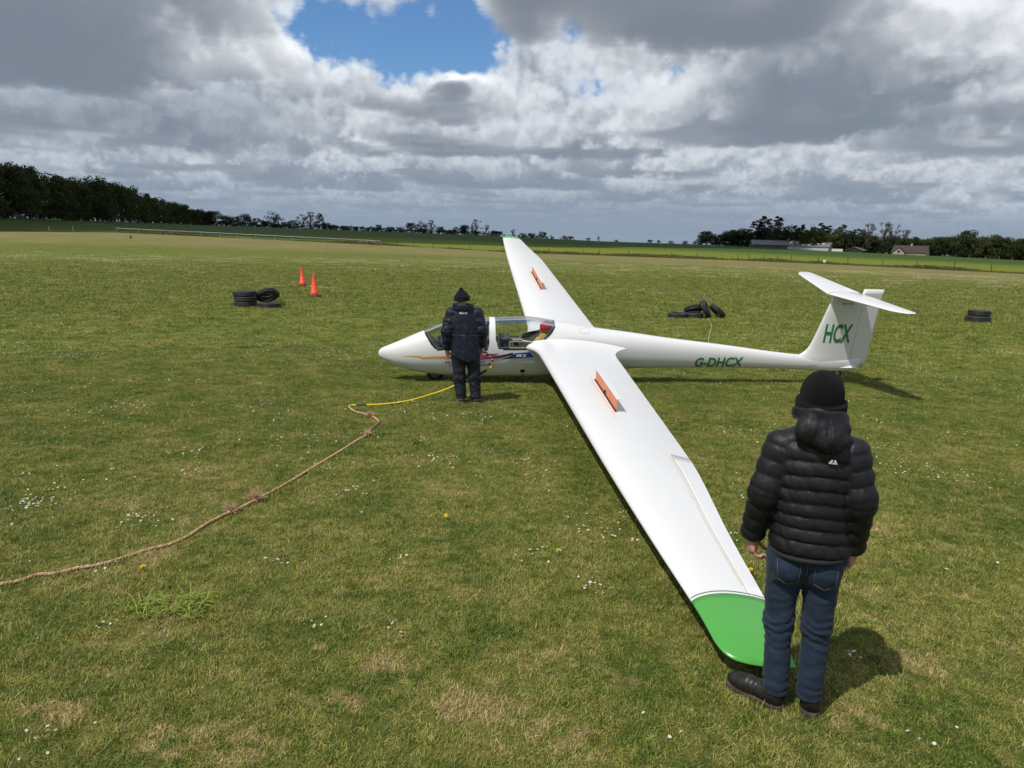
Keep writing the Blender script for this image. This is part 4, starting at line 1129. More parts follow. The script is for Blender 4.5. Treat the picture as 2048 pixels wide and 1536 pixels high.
HINGE = .80
def build_wing(side):
    w = empty('wing', parent=glider)
    w['label'] = 'wing lowered so that its green tip is near the grass' if side > 0 else 'wing raised with its green tip in the air'
    YA, YB = 5.50, 7.915
    mix = lambda a, b: {'v': np.linspace(0, 1, 40), 'f': lambda v, u: a + (b - a) * v}
    inner = {'v': np.concatenate([np.linspace(.30, 1.0, 14), np.linspace(1.0, YA, 26)[1:]]), 'f': lambda v, u: v}
    wing_mesh('inner_panel', inner, 0, 1, side, WHITE, w, 40, caps=(False, False))
    nu = np.linspace(HINGE - .006, 1, 12); nv = [L(float(wing_point(u, up, YA)[0]), side * YA, float(wing_point(u, up, YA)[1])) for up, us in ((1, nu), (-1, nu[::-1])) for u in us]
    mesh_obj('notch_wall', nv, [tuple(range(len(nv)))], WHITE, w)
    outer = {'v': np.linspace(0, 1, 22), 'f': lambda v, u: YA + (brk(u) - YA) * v}
    wing_mesh('outer_panel', outer, 0, HINGE - .004, side, WHITE, w, 34, caps=(False, False))
    ail = {'v': np.linspace(0, 1, 18), 'f': lambda v, u: YA + .012 + (brk(u) - .006 - YA - .012) * v}
    wing_mesh('aileron', ail, HINGE + .004, 1, side, WHITE, w, 10, rot=(HINGE, R(0.9)))
    tip = {'v': np.concatenate([np.linspace(0, .55, 6), np.linspace(.55, 1, 16)[1:] ** .8 if False else 1 - .45 * (1 - np.linspace(0, 1, 16)[1:]) ** 1.6]), 'f': lambda v, u: brk(u) + (8.52 - brk(u)) * v}
    wing_mesh('wing_tip', tip, 0, 1, side, GREEN, w, 40)['label'] = 'glossy green wing tip'
    # pinstripe inboard of the green
    for a, b_, m_, lf in ((.028, .018, DARKSTRIPE, .0015),):
        V, F = [], []
        for i in range(41):
            u = .002 + .995 * i / 40
            for dd in (a, b_):
                y = brk(u) - dd; s, z = wing_point(u, 1, y)
                if u > HINGE:
                    hs, hz = wing_point(HINGE, 0, y); q = R(0.9); ds, dz = s - hs, z - hz; s, z = hs + ds * math.cos(q) - dz * math.sin(q), hz + ds * math.sin(q) + dz * math.cos(q)
                V.append(L(float(s), side * y, float(z) + lf))
        for i in range(40): F.append((2 * i, 2 * i + 1, 2 * i + 3, 2 * i + 2))
        mesh_obj('pinstripe', V, F, m_, w)
    for c in (.752, .785):
        strip_on_wing('hinge_tape', lambda y: c, lambda y: c + .006 / (float(te_s(y)) - float(le_s(y))), 5.55, 7.82, side, TAPE, w, .0012)
    # airbrake raised out of its slot
    ab = empty('airbrake', parent=w); y0, y1, ub = 2.85, 4.25, .46
    def sp(y, up=0.0, aft=0.0):
        s, z = wing_point(ub, 1, y); return L(float(s) + aft, side * y, float(z) + up)
    def plate(name, y0, y1, a0, a1, h0, h1, mat):
        V = [sp(y, h, a) for y in (y0, y1) for a in (a0, a1) for h in (h0, h1)]
        F = [(0, 1, 3, 2), (4, 6, 7, 5), (0, 4, 5, 1), (2, 3, 7, 6), (1, 5, 7, 3), (0, 2, 6, 4)]
        bm = bmesh.new(); bv = [bm.verts.new(p) for p in V]
        for f in F: bm.faces.new([bv[i] for i in f])
        bmesh.ops.recalc_face_normals(bm, faces=bm.faces); me = bpy.data.meshes.new(name); bm.to_mesh(me); bm.free(); return as_obj(name, me, mat, ab)
    plate('brake_plate', y0, y1, 0, .012, -.03, .135, ORANGE); plate('brake_cap', y0 - .01, y1 + .02, -.008, .045, .135, .143, WHITE)
    plate('brake_edge', y1, y1 + .006, -.001, .013, -.02, .134, METAL); plate('brake_slot', y0 - .02, y1 + .03, -.045, -.0005, -.004, .0016, BLACK); plate('brake_arm', (y0 + y1) / 2 - .02, (y0 + y1) / 2 + .02, -.016, -.0005, -.01, .05, DARKTRIM)
    strip_on_wing('panel_line', lambda y: .40, lambda y: .405, y0 - .1, y1 + .25, side, GREYLINE, w, .0006, 6)
    return w
wing_left, wing_right = build_wing(1), build_wing(-1)

# ---- tail
def slab(name, secs, mat, parent, nu=20, u0=0.0, u1=1.0, vertical=True):
    """symmetric section loft; secs = (chord start s, chord end s, thickness ratio, (y, z))"""
    e = np.linspace(0, 1, nu); U = u0 + (u1 - u0) * ((.4 * e ** 2 + .6 * .5 * (1 - np.cos(math.pi * e))) if u0 == 0 else e)
    ring = [(u, 1) for u in U[::-1]] + [(u, -1) for u in U[(1 if u0 == 0 else 0):]]
    bm = bmesh.new(); rows = []
    for (c0, c1, th, y, z) in secs:
        row = []
        for u, up in ring:
            t = 5 * th * (.2969 * math.sqrt(u) - .1260 * u - .3516 * u ** 2 + .2843 * u ** 3 - .1036 * u ** 4) * (c1 - c0) * up
            row.append(bm.verts.new(L(c0 + u * (c1 - c0), y + (t if vertical else 0), z + (0 if vertical else t))))
        rows.append(row)
    n = len(ring)
    for a, b_ in zip(rows[:-1], rows[1:]):
        for k in range(n): bm.faces.new((a[k], a[(k + 1) % n], b_[(k + 1) % n], b_[k]))
    bm.faces.new(rows[0]); bm.faces.new(rows[-1][::-1]); bmesh.ops.recalc_face_normals(bm, faces=bm.faces)
    me = bpy.data.meshes.new(name); bm.to_mesh(me); bm.free(); o = as_obj(name, me, mat, parent, True)
    me.polygons.foreach_set('use_smooth', np.array([len(p.vertices) == 4 for p in me.polygons])); return o
fin_le = interp_smooth([.28, .36, .42, .455, .50, .56, .62, .75, 1.0, 1.5, 1.58], [6.70, 6.85, 6.97, 7.05, 7.12, 7.175, 7.212, 7.262, 7.342, 7.497, 7.525])
fin_te = lambda z: 8.225 + .125 * (z - .24) / 1.31
fin_hinge = lambda z: 7.935 + .06 * (z - .24) / 1.31
def fin_half(s, z):
    c0, c1 = float(fin_le(z)), fin_te(z); u = min(1, max(0, (s - c0) / (c1 - c0)))
    return 5 * .115 * (.2969 * math.sqrt(u) - .1260 * u - .3516 * u ** 2 + .2843 * u ** 3 - .1036 * u ** 4) * (c1 - c0)
def build_tail():
    # fin and rudder are slices of one section, parted at the hinge
    def part(name, zs, a, b_, parent):
        bm = bmesh.new(); rows = []; nu = 22
        for z in zs:
            s0, s1 = a(z), b_(z); row = []
            e = np.linspace(0, 1, nu); e = e ** 1.5
            for q in e[::-1]: s = s0 + (s1 - s0) * q; row.append(bm.verts.new(L(s, fin_half(s, z), z)))
            for q in (e[1:] if name == 'fin' else e): s = s0 + (s1 - s0) * q; row.append(bm.verts.new(L(s, -fin_half(s, z) - 1e-5, z)))
            rows.append(row)
        n = len(rows[0])
        for p, q in zip(rows[:-1], rows[1:]):
            for k in range(n): bm.faces.new((p[k], p[(k + 1) % n], q[(k + 1) % n], q[k]))
        bm.faces.new(rows[0]); bm.faces.new(rows[-1][::-1]); bmesh.ops.recalc_face_normals(bm, faces=bm.faces)
        me = bpy.data.meshes.new(name); bm.to_mesh(me); bm.free(); o = as_obj(name, me, WHITE, parent, True)
        me.polygons.foreach_set('use_smooth', np.array([len(p.vertices) == 4 for p in me.polygons])); return o
    fin = part('fin', np.concatenate([np.linspace(.28, .62, 12), np.linspace(.62, 1.49, 14)[1:]]), lambda z: float(fin_le(z)), lambda z: fin_hinge(z) - .004, glider)
    rud = part('rudder', np.linspace(.245, 1.575, 18), lambda z: fin_hinge(z) + .003 + (.02 if z > 1.5 else 0), lambda z: fin_te(z) - max(0, (.40 - z)) * .10, glider)
    global parent_y
    parent_y = np.vectorize(fin_half)
    on_skin('fin_letters', text_geo('HCX', 7.400, 7.890, .672, 1.000, .12, .026), LETTER, fin)
    on_skin('fin_number', text_geo('BGA 3146', 7.630, 7.822, 1.330, 1.358, .1, .03), plain('letter_grey', (.12, .15, .13), .5), fin)
    on_skin('drain_hole', ([(8.055, 1.31), (8.068, 1.31), (8.078, 1.36), (8.066, 1.36)], [(0, 1, 2, 3)]), BLACK, rud)
    parent_y = fus_y
    # little strakes at the foot of the rudder
    for sd in (1, -1):
        v = [L(7.70, sd * .050, .225), L(8.05, sd * .105, .245), L(8.05, sd * .03, .245), L(7.70, sd * .050, .232), L(8.05, sd * .105, .252), L(7.98, sd * .02, .290)]
        mesh_obj('tail_strake', v, [(0, 2, 1), (3, 4, 5), (0, 1, 4, 3), (1, 2, 5, 4), (2, 0, 3, 5)], WHITE, glider)
    tp = empty('tailplane', parent=glider)
    ys = [0, .06, .4, .8, 1.2, 1.5, 1.62, 1.68, 1.71]
    for sd in (1, -1):
        c0 = lambda y: 7.37 + .22 * (y / 1.7) + (.10 * max(0, (y - 1.45) / .26) ** 2); c1 = lambda y: 7.985 - .115 * (y / 1.7) - .05 * max(0, (y - 1.6) / .11) ** 2
        cut = .70
        for nm, a, b_ in (('stabiliser', 0.0, cut - .006), ('elevator', cut + .006, 1.0)):
            secs = [(c0(y), c1(y), .12 if y < 1.6 else .12 - .09 * (y - 1.6) / .11, sd * y, 1.500 + .038 * y) for y in (ys if nm == 'stabiliser' else [.05] + ys[2:])]
            slab(nm, secs, WHITE, tp, 18, a, b_, False)
build_tail()

# ---- wheels
def wheel(name, s, z, r, w, parent):
    e = empty(name, parent=parent); e.location = L(s, 0, z)
    prof = [(-w * .5, r * .62), (-w * .52, r * .80), (-w * .40, r * .95), (-w * .2, r), (w * .2, r), (w * .40, r * .95), (w * .52, r * .80), (w * .5, r * .62)]
    n = 32; V = [(math.cos(2 * math.pi * k / n) * q, y, math.sin(2 * math.pi * k / n) * q) for k in range(n) for y, q in prof]; m = len(prof)
    F = [(k * m + i, k * m + i + 1, ((k + 1) % n) * m + i + 1, ((k + 1) % n) * m + i) for k in range(n) for i in range(m - 1)]
    mesh_obj('tyre', V, F, RUBBER, e, True)
    prof = [(-w * .46, 0.001), (-w * .46, r * .25), (-w * .3, r * .45), (-w * .48, r * .64), (w * .48, r * .64), (w * .3, r * .45), (w * .46, r * .25), (w * .46, .001)]; m = len(prof)
    V = [(math.cos(2 * math.pi * k / n) * q, y, math.sin(2 * math.pi * k / n) * q) for k in range(n) for y, q in prof]
    F = [(k * m + i, k * m + i + 1, ((k + 1) % n) * m + i + 1, ((k + 1) % n) * m + i) for k in range(n) for i in range(m - 1)]
    mesh_obj('hub', V, F, METAL, e, True)
wheel('nose_wheel', .915, .165, .140, .11, glider); wheel('main_wheel', 3.02, .190, .193, .15, glider); wheel('tail_wheel', 7.76, .118, .085, .06, glider)

# ---- cockpit
def build_cockpit():
    S = np.linspace(.74, 2.83, 44); rows = []
    V, F = [], []; nT = 24
    for s in S:
        zt, zb = float(f_top(s)), float(f_bot(s)); sill = min(.605 if s < 1.78 else (.64 if s < 2.45 else .64 + (s - 2.45) * .62), zt - .05)
        for k in range(nT):
            t = k / (nT - 1); ang = -math.pi / 2 + (t * 2 - 1) * math.pi / 2          # left sill, keel, right sill
            w = float(fus_y(s, sill)) - .028; d = sill - (zb + .05)
            V.append(L(s, w * math.copysign(abs(math.sin(ang + math.pi / 2)) ** .7, t - .5) * -1, sill - d * abs(math.cos(ang + math.pi / 2)) ** .7))
    for i in range(len(S) - 1):
        for k in range(nT - 1): F.append((i * nT + k, i * nT + k + 1, (i + 1) * nT + k + 1, (i + 1) * nT + k))
    F.append(tuple(range(nT))); F.append(tuple(range((len(S) - 1) * nT, len(S) * nT)))
    tub = mesh_obj('cockpit_tub', V, F, INTERIOR, glider, True)
    def lbox(name, s0, s1, y0, y1, z0, z1, mat, parent, bev=.012, taper=0.0):
        bm = bmesh.new(); bmesh.ops.create_cube(bm, size=1.0)
        for v in bm.verts:
            u, w_, h = v.co.x + .5, v.co.y + .5, v.co.z + .5; k = 1 - taper * h
            v.co = L(s0 + (s1 - s0) * u, (y0 + y1) / 2 + (y1 - y0) * (w_ - .5) * k, z0 + (z1 - z0) * h)
        bmesh.ops.bevel(bm, geom=bm.edges[:], offset=bev, segments=2, affect='EDGES'); bmesh.ops.recalc_face_normals(bm, faces=bm.faces)
        me = bpy.data.meshes.new(name); bm.to_mesh(me); bm.free(); return as_obj(name, me, mat, parent, False)
    screen = plain('instrument_screen', (.30, .32, .33), .35, .5, var=.2, vscale=20); alu = plain('panel_aluminium', (.33, .34, .35), .45, .5, metal=.4); smoke = plain('brown_tint', (.10, .085, .045), .3, .5)
    # front instrument panel and its shroud
    fp = lbox('front_panel', .98, 1.12, -.20, .20, .40, .70, DARKTRIM, glider, .03, .35)
    for y, z in ((-.08, .60), (.08, .60), (0, .50), (-.09, .49), (.09, .49)):
        v, f = tube([L(1.118, y, z), L(1.128, y, z)], [.036, .036], 16); mesh_obj('instrument', v, f, screen, fp)
    rp = lbox('rear_panel', 1.96, 2.10, -.17, .17, .45, .765, plain('panel_dark', (.055, .058, .064), .55, .4, var=.2, vscale=12), glider, .02, .15)
    for y, z in ((-.08, .69), (.08, .69), (0, .60), (-.09, .59), (.09, .59)):
        v, f = tube([L(2.098, y, z), L(2.108, y, z)], [.034, .034], 16); mesh_obj('instrument', v, f, screen, rp)
    cb = lbox('video_box', 2.16, 2.26, .10, .20, .665, .755, alu, glider, .008); lbox('lens', 2.18, 2.24, .198, .215, .685, .735, BLACK, cb, .006)
    # clear-vision window in the near side of the rear canopy
    def pane(name, pts, mat, parent, off):
        VV = [L(s, float(fus_y(s, z)) + off, z) for s, z in pts]; mesh_obj(name, VV, [tuple(range(len(VV)))], mat, parent)
    cw = fus_line('vision_window', [(2.10, .672), (2.10, .770), (2.46, .770), (2.46, .672)], .005, plain('window_rim', (.55, .55, .50), .5), rear_canopy, .003, True)
    pane('tinted_pane', [(2.30, .680), (2.455, .680), (2.455, .762), (2.30, .762)], smoke, cw, .004)
    pane('sliding_pane', [(2.11, .680), (2.30, .680), (2.30, .762), (2.11, .762)], GLASS, cw, .006)
    # seats, far sill rail, head rest
    seatm = plain('seat_grey', (.13, .13, .125), .85, .2, var=.2, vscale=15, bump=.15, bscale=90)
    for nm, s0 in (('front_seat', 1.22), ('rear_seat', 2.22)):
        P = [(s0, .235), (s0 + .18, .215), (s0 + .33, .235), (s0 + .42, .32), (s0 + .50, .48), (s0 + .56, .64)]; VV, FF = [], []
        for s, z in P:
            for y in (-.21, -.12, 0, .12, .21): VV.append(L(s, y, z + abs(y) ** 2 * .8))
        for i in range(len(P) - 1):
            for k in range(4): FF.append((i * 5 + k, i * 5 + k + 1, i * 5 + k + 6, i * 5 + k + 5))
        o = mesh_obj(nm, VV, FF, seatm, glider, True); md = o.modifiers.new('thick', 'SOLIDIFY'); md.thickness = .025
    lbox('front_headrest', 1.67, 1.75, -.14, .14, .60, .985, plain('seat_navy', (.016, .020, .034), .8, .3), glider, .03, .3)
    lbox('headrest', 2.80, 2.84, -.09, .09, .78, .93, seatm, glider, .012)
    fus_line('sill_rail', [(1.93, .665), (2.46, .668), (2.60, .755), (2.78, .90), (2.835, .965)], .011, DARKTRIM, glider, -.012, False, -1)
    fus_line('sill_rail', [(1.93, .648), (2.455, .652), (2.60, .742), (2.775, .892), (2.835, .96)], .007, DARKTRIM, glider, -.014, False, 1)
    v, f = tube([L(2.02, 0, .765), L(2.02, .01, .83)], [.004, .003], 6); mesh_obj('aerial', v, f, DARKTRIM, glider)
build_cockpit()

# ------------------------------------------------------------------ people: smooth bodies and clothes grown from distance fields
def sd_cone(P, a, b, ra, rb):
    a, b = np.array(a, float), np.array(b, float); d = b - a; w = P - a
    t = np.clip(w @ d / (d @ d), 0, 1); return np.linalg.norm(w - t[:, None] * d, axis=1) - (ra + (rb - ra) * t)
def cone_t(P, a, b):
    a, b = np.array(a, float), np.array(b, float); d = b - a; return (P - a) @ d / np.linalg.norm(d)
def sd_ell(P, c, r):
    q = P - np.array(c, float); r = np.array(r, float); k0 = np.linalg.norm(q / r, axis=1); k1 = np.linalg.norm(q / r ** 2, axis=1) + 1e-9
    return k0 * (k0 - 1) / k1
def sd_box(P, c, h, r):
    q = np.abs(P - np.array(c, float)) - (np.array(h, float) - r); return np.linalg.norm(np.maximum(q, 0), axis=1) + np.minimum(q.max(1), 0) - r
def smin(a, b, k):
    h = np.clip(.5 + .5 * (b - a) / k, 0, 1); return b + (a - b) * h - k * h * (1 - h)
def smax(a, b, k): return -smin(-a, -b, k)
def chain(P, pts, rad, k=.02):
    d = None
    for i in range(len(pts) - 1):
        e = sd_cone(P, pts[i], pts[i + 1], rad[i], rad[i + 1]); d = e if d is None else smin(d, e, k)
    return d
def n3(P, f): return tri_lookup(NOISE_V, np.asarray(P) * f)
def loft(P, zs, wx, wy, cx=None, cy=None):
    z = P[:, 2]; a, b = np.interp(z, zs, wx), np.interp(z, zs, wy)
    x = P[:, 0] - (np.interp(z, zs, cx) if cx is not None else 0); y = P[:, 1] - (np.interp(z, zs, cy) if cy is not None else 0)
    q = np.sqrt((x / a) ** 2 + (y / b) ** 2); d = (q - 1) * np.minimum(a, b)
    return np.maximum(np.maximum(d, zs[0] - z), z - zs[-1]) if zs[0] < zs[-1] else d

def grow(name, f, lo, hi, h, mat=None, parent=None, link=True):
    """surface of f = 0 inside a box by naive surface nets"""
    lo = np.array(lo, float); n = np.ceil((np.array(hi, float) - lo) / h).astype(int) + 1
    ax = [lo[i] + np.arange(n[i]) * h for i in range(3)]
    G = np.stack(np.meshgrid(*ax, indexing='ij'), -1).reshape(-1, 3)
    Fv = np.empty(len(G), np.float32)
    for i in range(0, len(G), 400000): Fv[i:i + 400000] = f(G[i:i + 400000])
    D = Fv.reshape(n); S = D < 0
    cn = n - 1; acc = np.zeros((*cn, 3)); cnt = np.zeros(cn)
    sl = lambda o: tuple(slice(o[k], o[k] + cn[k]) for k in range(3))
    corners = [(i, j, k) for i in (0, 1) for j in (0, 1) for k in (0, 1)]
    for a in range(8):
        for b in range(a + 1, 8):
            ca, cb = corners[a], corners[b]
            if sum(abs(p - q) for p, q in zip(ca, cb)) != 1: continue
            da, db = D[sl(ca)], D[sl(cb)]; m = (da < 0) != (db < 0)
            t = np.where(m, da / np.where(m, da - db, 1), 0)
            for k in range(3): acc[..., k] += np.where(m, ca[k] + t * (cb[k] - ca[k]), 0)
            cnt += m
    on = cnt > 0; idx = np.full(cn, -1, np.int64); idx[on] = np.arange(on.sum())
    I = np.argwhere(on); V = lo + (I + acc[on] / cnt[on][:, None]) * h
    Q = []
    for a in range(3):
        b, c = (a + 1) % 3, (a + 2) % 3
        s0 = [slice(None)] * 3; s1 = [slice(None)] * 3; s0[a] = slice(0, n[a] - 1); s1[a] = slice(1, n[a])
        A, B = S[tuple(s0)], S[tuple(s1)]; E = np.argwhere(A != B)
        E = E[(E[:, b] > 0) & (E[:, c] > 0) & (E[:, b] < cn[b]) & (E[:, c] < cn[c])]
        fl = A[tuple(E.T)]
        def cell(db, dc):
            q = E.copy(); q[:, b] += db; q[:, c] += dc; return idx[tuple(q.T)]
        q = np.stack([cell(-1, -1), cell(0, -1), cell(0, 0), cell(-1, 0)], -1); q[~fl] = q[~fl][:, ::-1]; Q.append(q)
    Q = np.concatenate(Q); Q = Q[(Q >= 0).all(1)]
    me = np_mesh(name, V, Q)
    return as_obj(name, me, mat, parent, True, link) if link is not None else (V, Q)

def fabric(name, col, rough, bump_dist, layers, sheen=0.0, var=.25, vscale=8.0):
    """cloth: layers = (scale xyz, amount) of noise folded into the relief"""
    m, nt, b, out = material(name); tc = nt.nodes.new('ShaderNodeTexCoord'); P = tc.outputs['Object']
    n = nz(nt, P, vscale, 4.0, .6); nt.links.new(mixc(nt, n.step(.3, .7), [c * (1 - var) for c in col], [c * (1 + var) for c in col]), b.inputs['Base Color'])
    b.inputs['Roughness'].default_value = rough; b.inputs['Specular IOR Level'].default_value = .4; b.inputs['Sheen Weight'].default_value = sheen
    h = None
    for sc, amt in layers:
        v = nz(nt, vmath(nt, 'MULTIPLY', P, sc), 1.0, 3.0, .55, .4) * amt; h = v if h is None else h + v
    bn = nt.nodes.new('ShaderNodeBump'); bn.inputs['Strength'].default_value = 1.0; bn.inputs['Distance'].default_value = bump_dist
    nt.links.new(h.s, bn.inputs['Height']); nt.links.new(bn.outputs[0], b.inputs['Normal']); return m
def skin_material():
    m, nt, b, out = material('skin'); tc = nt.nodes.new('ShaderNodeTexCoord'); n = nz(nt, tc.outputs['Object'], 30.0, 4.0, .6)
    nt.links.new(mixc(nt, n.step(.3, .7), (.42, .21, .155), (.56, .30, .23)), b.inputs['Base Color']); b.inputs['Roughness'].default_value = .5
    b.inputs['Subsurface Weight'].default_value = .1; b.inputs['Subsurface Radius'].default_value = (.01, .004, .002); return m
SKIN = skin_material()
def knit(name, col, n_rib=64, centre=(0, 0)):
    m, nt, b, out = material(name); tc = nt.nodes.new('ShaderNodeTexCoord'); x, y, z = sep(nt, tc.outputs['Object'])
    a = (x - centre[0]).fn('ARCTAN2', y - centre[1]); w = ((a * n_rib + z * 30.0).fn('SINE') * .5 + .5); yarn = (z * 900.0 + (a * n_rib).fn('SINE') * 2.0).fn('SINE') * .15
    nt.links.new(mixc(nt, w, [c * .7 for c in col], [c * 1.2 for c in col]), b.inputs['Base Color']); b.inputs['Roughness'].default_value = .95; b.inputs['Specular IOR Level'].default_value = .15; b.inputs['Sheen Weight'].default_value = .02
    bn = nt.nodes.new('ShaderNodeBump'); bn.inputs['Distance'].default_value = .0025; nt.links.new((w + yarn).s, bn.inputs['Height']); nt.links.new(bn.outputs[0], b.inputs['Normal']); return m

def hand_field(wrist, fwd, down, side, curl=1.0, thumb_out=1.0):
    """relaxed hand hanging from the wrist: palm, four bent fingers, a thumb; side = +1 when the thumb lies along +across"""
    w = np.array(wrist, float); d = np.array(down, float); d /= np.linalg.norm(d); f = np.array(fwd, float); f -= d * (f @ d); f /= np.linalg.norm(f)
    a = np.cross(d, f) * side                                        # across the knuckles, index finger towards +f
    inn = a                                                          # palm side
    segs = []
    segs.append(([w, w + d * .045 + f * .0, w + d * .085], [.024, .030, .026]))
    segs.append(([w + d * .03 + f * .018, w + d * .088 + f * .030], [.018, .015])); segs.append(([w + d * .03 - f * .018, w + d * .080 - f * .030], [.018, .013]))
    for k, (off, ln) in enumerate(((.030, .078), (.010, .086), (-.011, .080), (-.030, .064))):
        b0 = w + d * (.088 - abs(off - .005) * .12) + f * off; c = curl * (1 + .12 * k); p = [b0]; ang = .35 * c
        for q, fr in enumerate((.45, .32, .26)):
            p.append(p[-1] + (d * math.cos(ang) + inn * math.sin(ang)) * ln * fr); ang += .55 * c
        segs.append((p, [.0098, .0090, .0082, .0070]))
    t0 = w + d * .028 + f * .028; p = [t0, t0 + (d * .6 + f * .55 * thumb_out + inn * .45) * .040, t0 + (d * .95 + f * .62 * thumb_out + inn * .75) * .062, t0 + (d * 1.2 + f * .60 * thumb_out + inn * 1.0) * .078]
    segs.append((p, [.0145, .0120, .0105, .0085]))
    def F(P):
        D = None
        for k, (p, r) in enumerate(segs):
            e = chain(P, p, r, .006); D = e if D is None else smin(D, e, .010 if k < 3 else .005)
        return D
    allp = np.array([q for s in segs for q in s[0]])
    return F, allp.min(0) - .03, allp.max(0) + .03

def join_vq(parts):
    V, Q, n = [], [], 0
    for v, q in parts: V.append(v); Q.append(q + n); n += len(v)
    return np.concatenate(V), np.concatenate(Q)

def head_field(c, fwd, s=1.0):
    """head with brow, nose, mouth, chin and ears; c is the middle of the head"""
    c = np.array(c, float); f = np.array(fwd, float); f /= np.linalg.norm(f); u = np.array([0, 0, 1.]); u = u - f * (u @ f); u /= np.linalg.norm(u); r = np.cross(f, u)
    def F(P):
        q = P - c; X = np.stack([q @ r, q @ f, q @ u], -1) / s
        d = smin(sd_ell(X, (0, -.012, .025), (.076, .095, .092)), sd_ell(X, (0, .022, -.045), (.058, .068, .072)), .03)
        d = smin(d, sd_cone(X, (0, .098, .012), (0, .113, -.022), .010, .016), .012)                       # nose
        for sd in (-1, 1):
            d = smax(d, -sd_ell(X, (sd * .031, .096, .014), (.017, .014, .011)), .010); d = smin(d, sd_ell(X, (sd * .031, .080, .013), (.012, .012, .010)), .003)   # eyes
            d = smin(d, sd_ell(X, (sd * .078, -.008, -.005), (.010, .018, .030)), .006)                    # ears
        d = smin(d, sd_ell(X, (0, .085, -.062), (.024, .012, .008)), .008); d = smin(d, sd_ell(X, (0, .070, -.100), (.026, .022, .018)), .02)
        return d * s
    return F

def boot(parent, heel, ang, leather, sole_m, name='boot', s=1.0, shaft=.12):
    """ankle boot on the ground; heel at the given place, toe along ang (from +y towards +x)"""
    e = empty(name, (heel[0], heel[1], 0), -ang, parent)
    def F(P):
        d = smin(sd_ell(P, (0, .205, .045), (.050, .080, .047)), sd_cone(P, (0, .03, .055), (0, .16, .058), .046, .046), .03)
        d = smin(d, sd_cone(P, (0, .028, .07), (0, .022, shaft), .044, .043), .03); d = np.maximum(d, .022 - P[:, 2])
        cr = np.exp(-((P[:, 1] - .14) / .04) ** 2) * np.sin(P[:, 1] * 260 + P[:, 0] * 40) * .0022
        return d + cr + .002 * n3(P, 2.0) * .4
    o = grow('upper', F, (-.08, -.05, .0), (.08, .31, shaft + .08), .006, leather, e)
    def S(P):
        x, y, z = P[:, 0], P[:, 1], P[:, 2]; w = np.interp(y, [-.03, .03, .10, .20, .27, .292], [.028, .047, .043, .055, .040, .005])
        d = np.maximum(np.abs(x) - w, np.maximum(-.024 - y, y - .290)); top = .026 + .010 * np.clip((y - .2) / .08, 0, 1); cut = .010 * ((y > .085) & (y < .125)) + .003 * (np.sin(y * 330) > .3)
        return smax(smax(d, z - top, .004), (cut - .002) - z, .002)
    grow('sole', S, (-.075, -.04, -.012), (.075, .31, .05), .005, sole_m, e)
    # laces and heel tab
    lace = plain('lace', (.03, .03, .03), .8)
    for k in range(4):
        y = .075 + .026 * k; z = .118 - .019 * k; v, f = tube([(-.030, y, z - .006), (0, y + .004, z + .006), (.030, y, z - .006)], [.003] * 3, 5); mesh_obj('lace', v, f, lace, e, True)
    return e

def eval_hand(wrist, fwd, down, side, curl=1.0, h=.0035, thumb=1.0):
    F, lo, hi = hand_field(wrist, fwd, down, side, curl, thumb); return grow('hand', F, lo, hi, h, link=None)

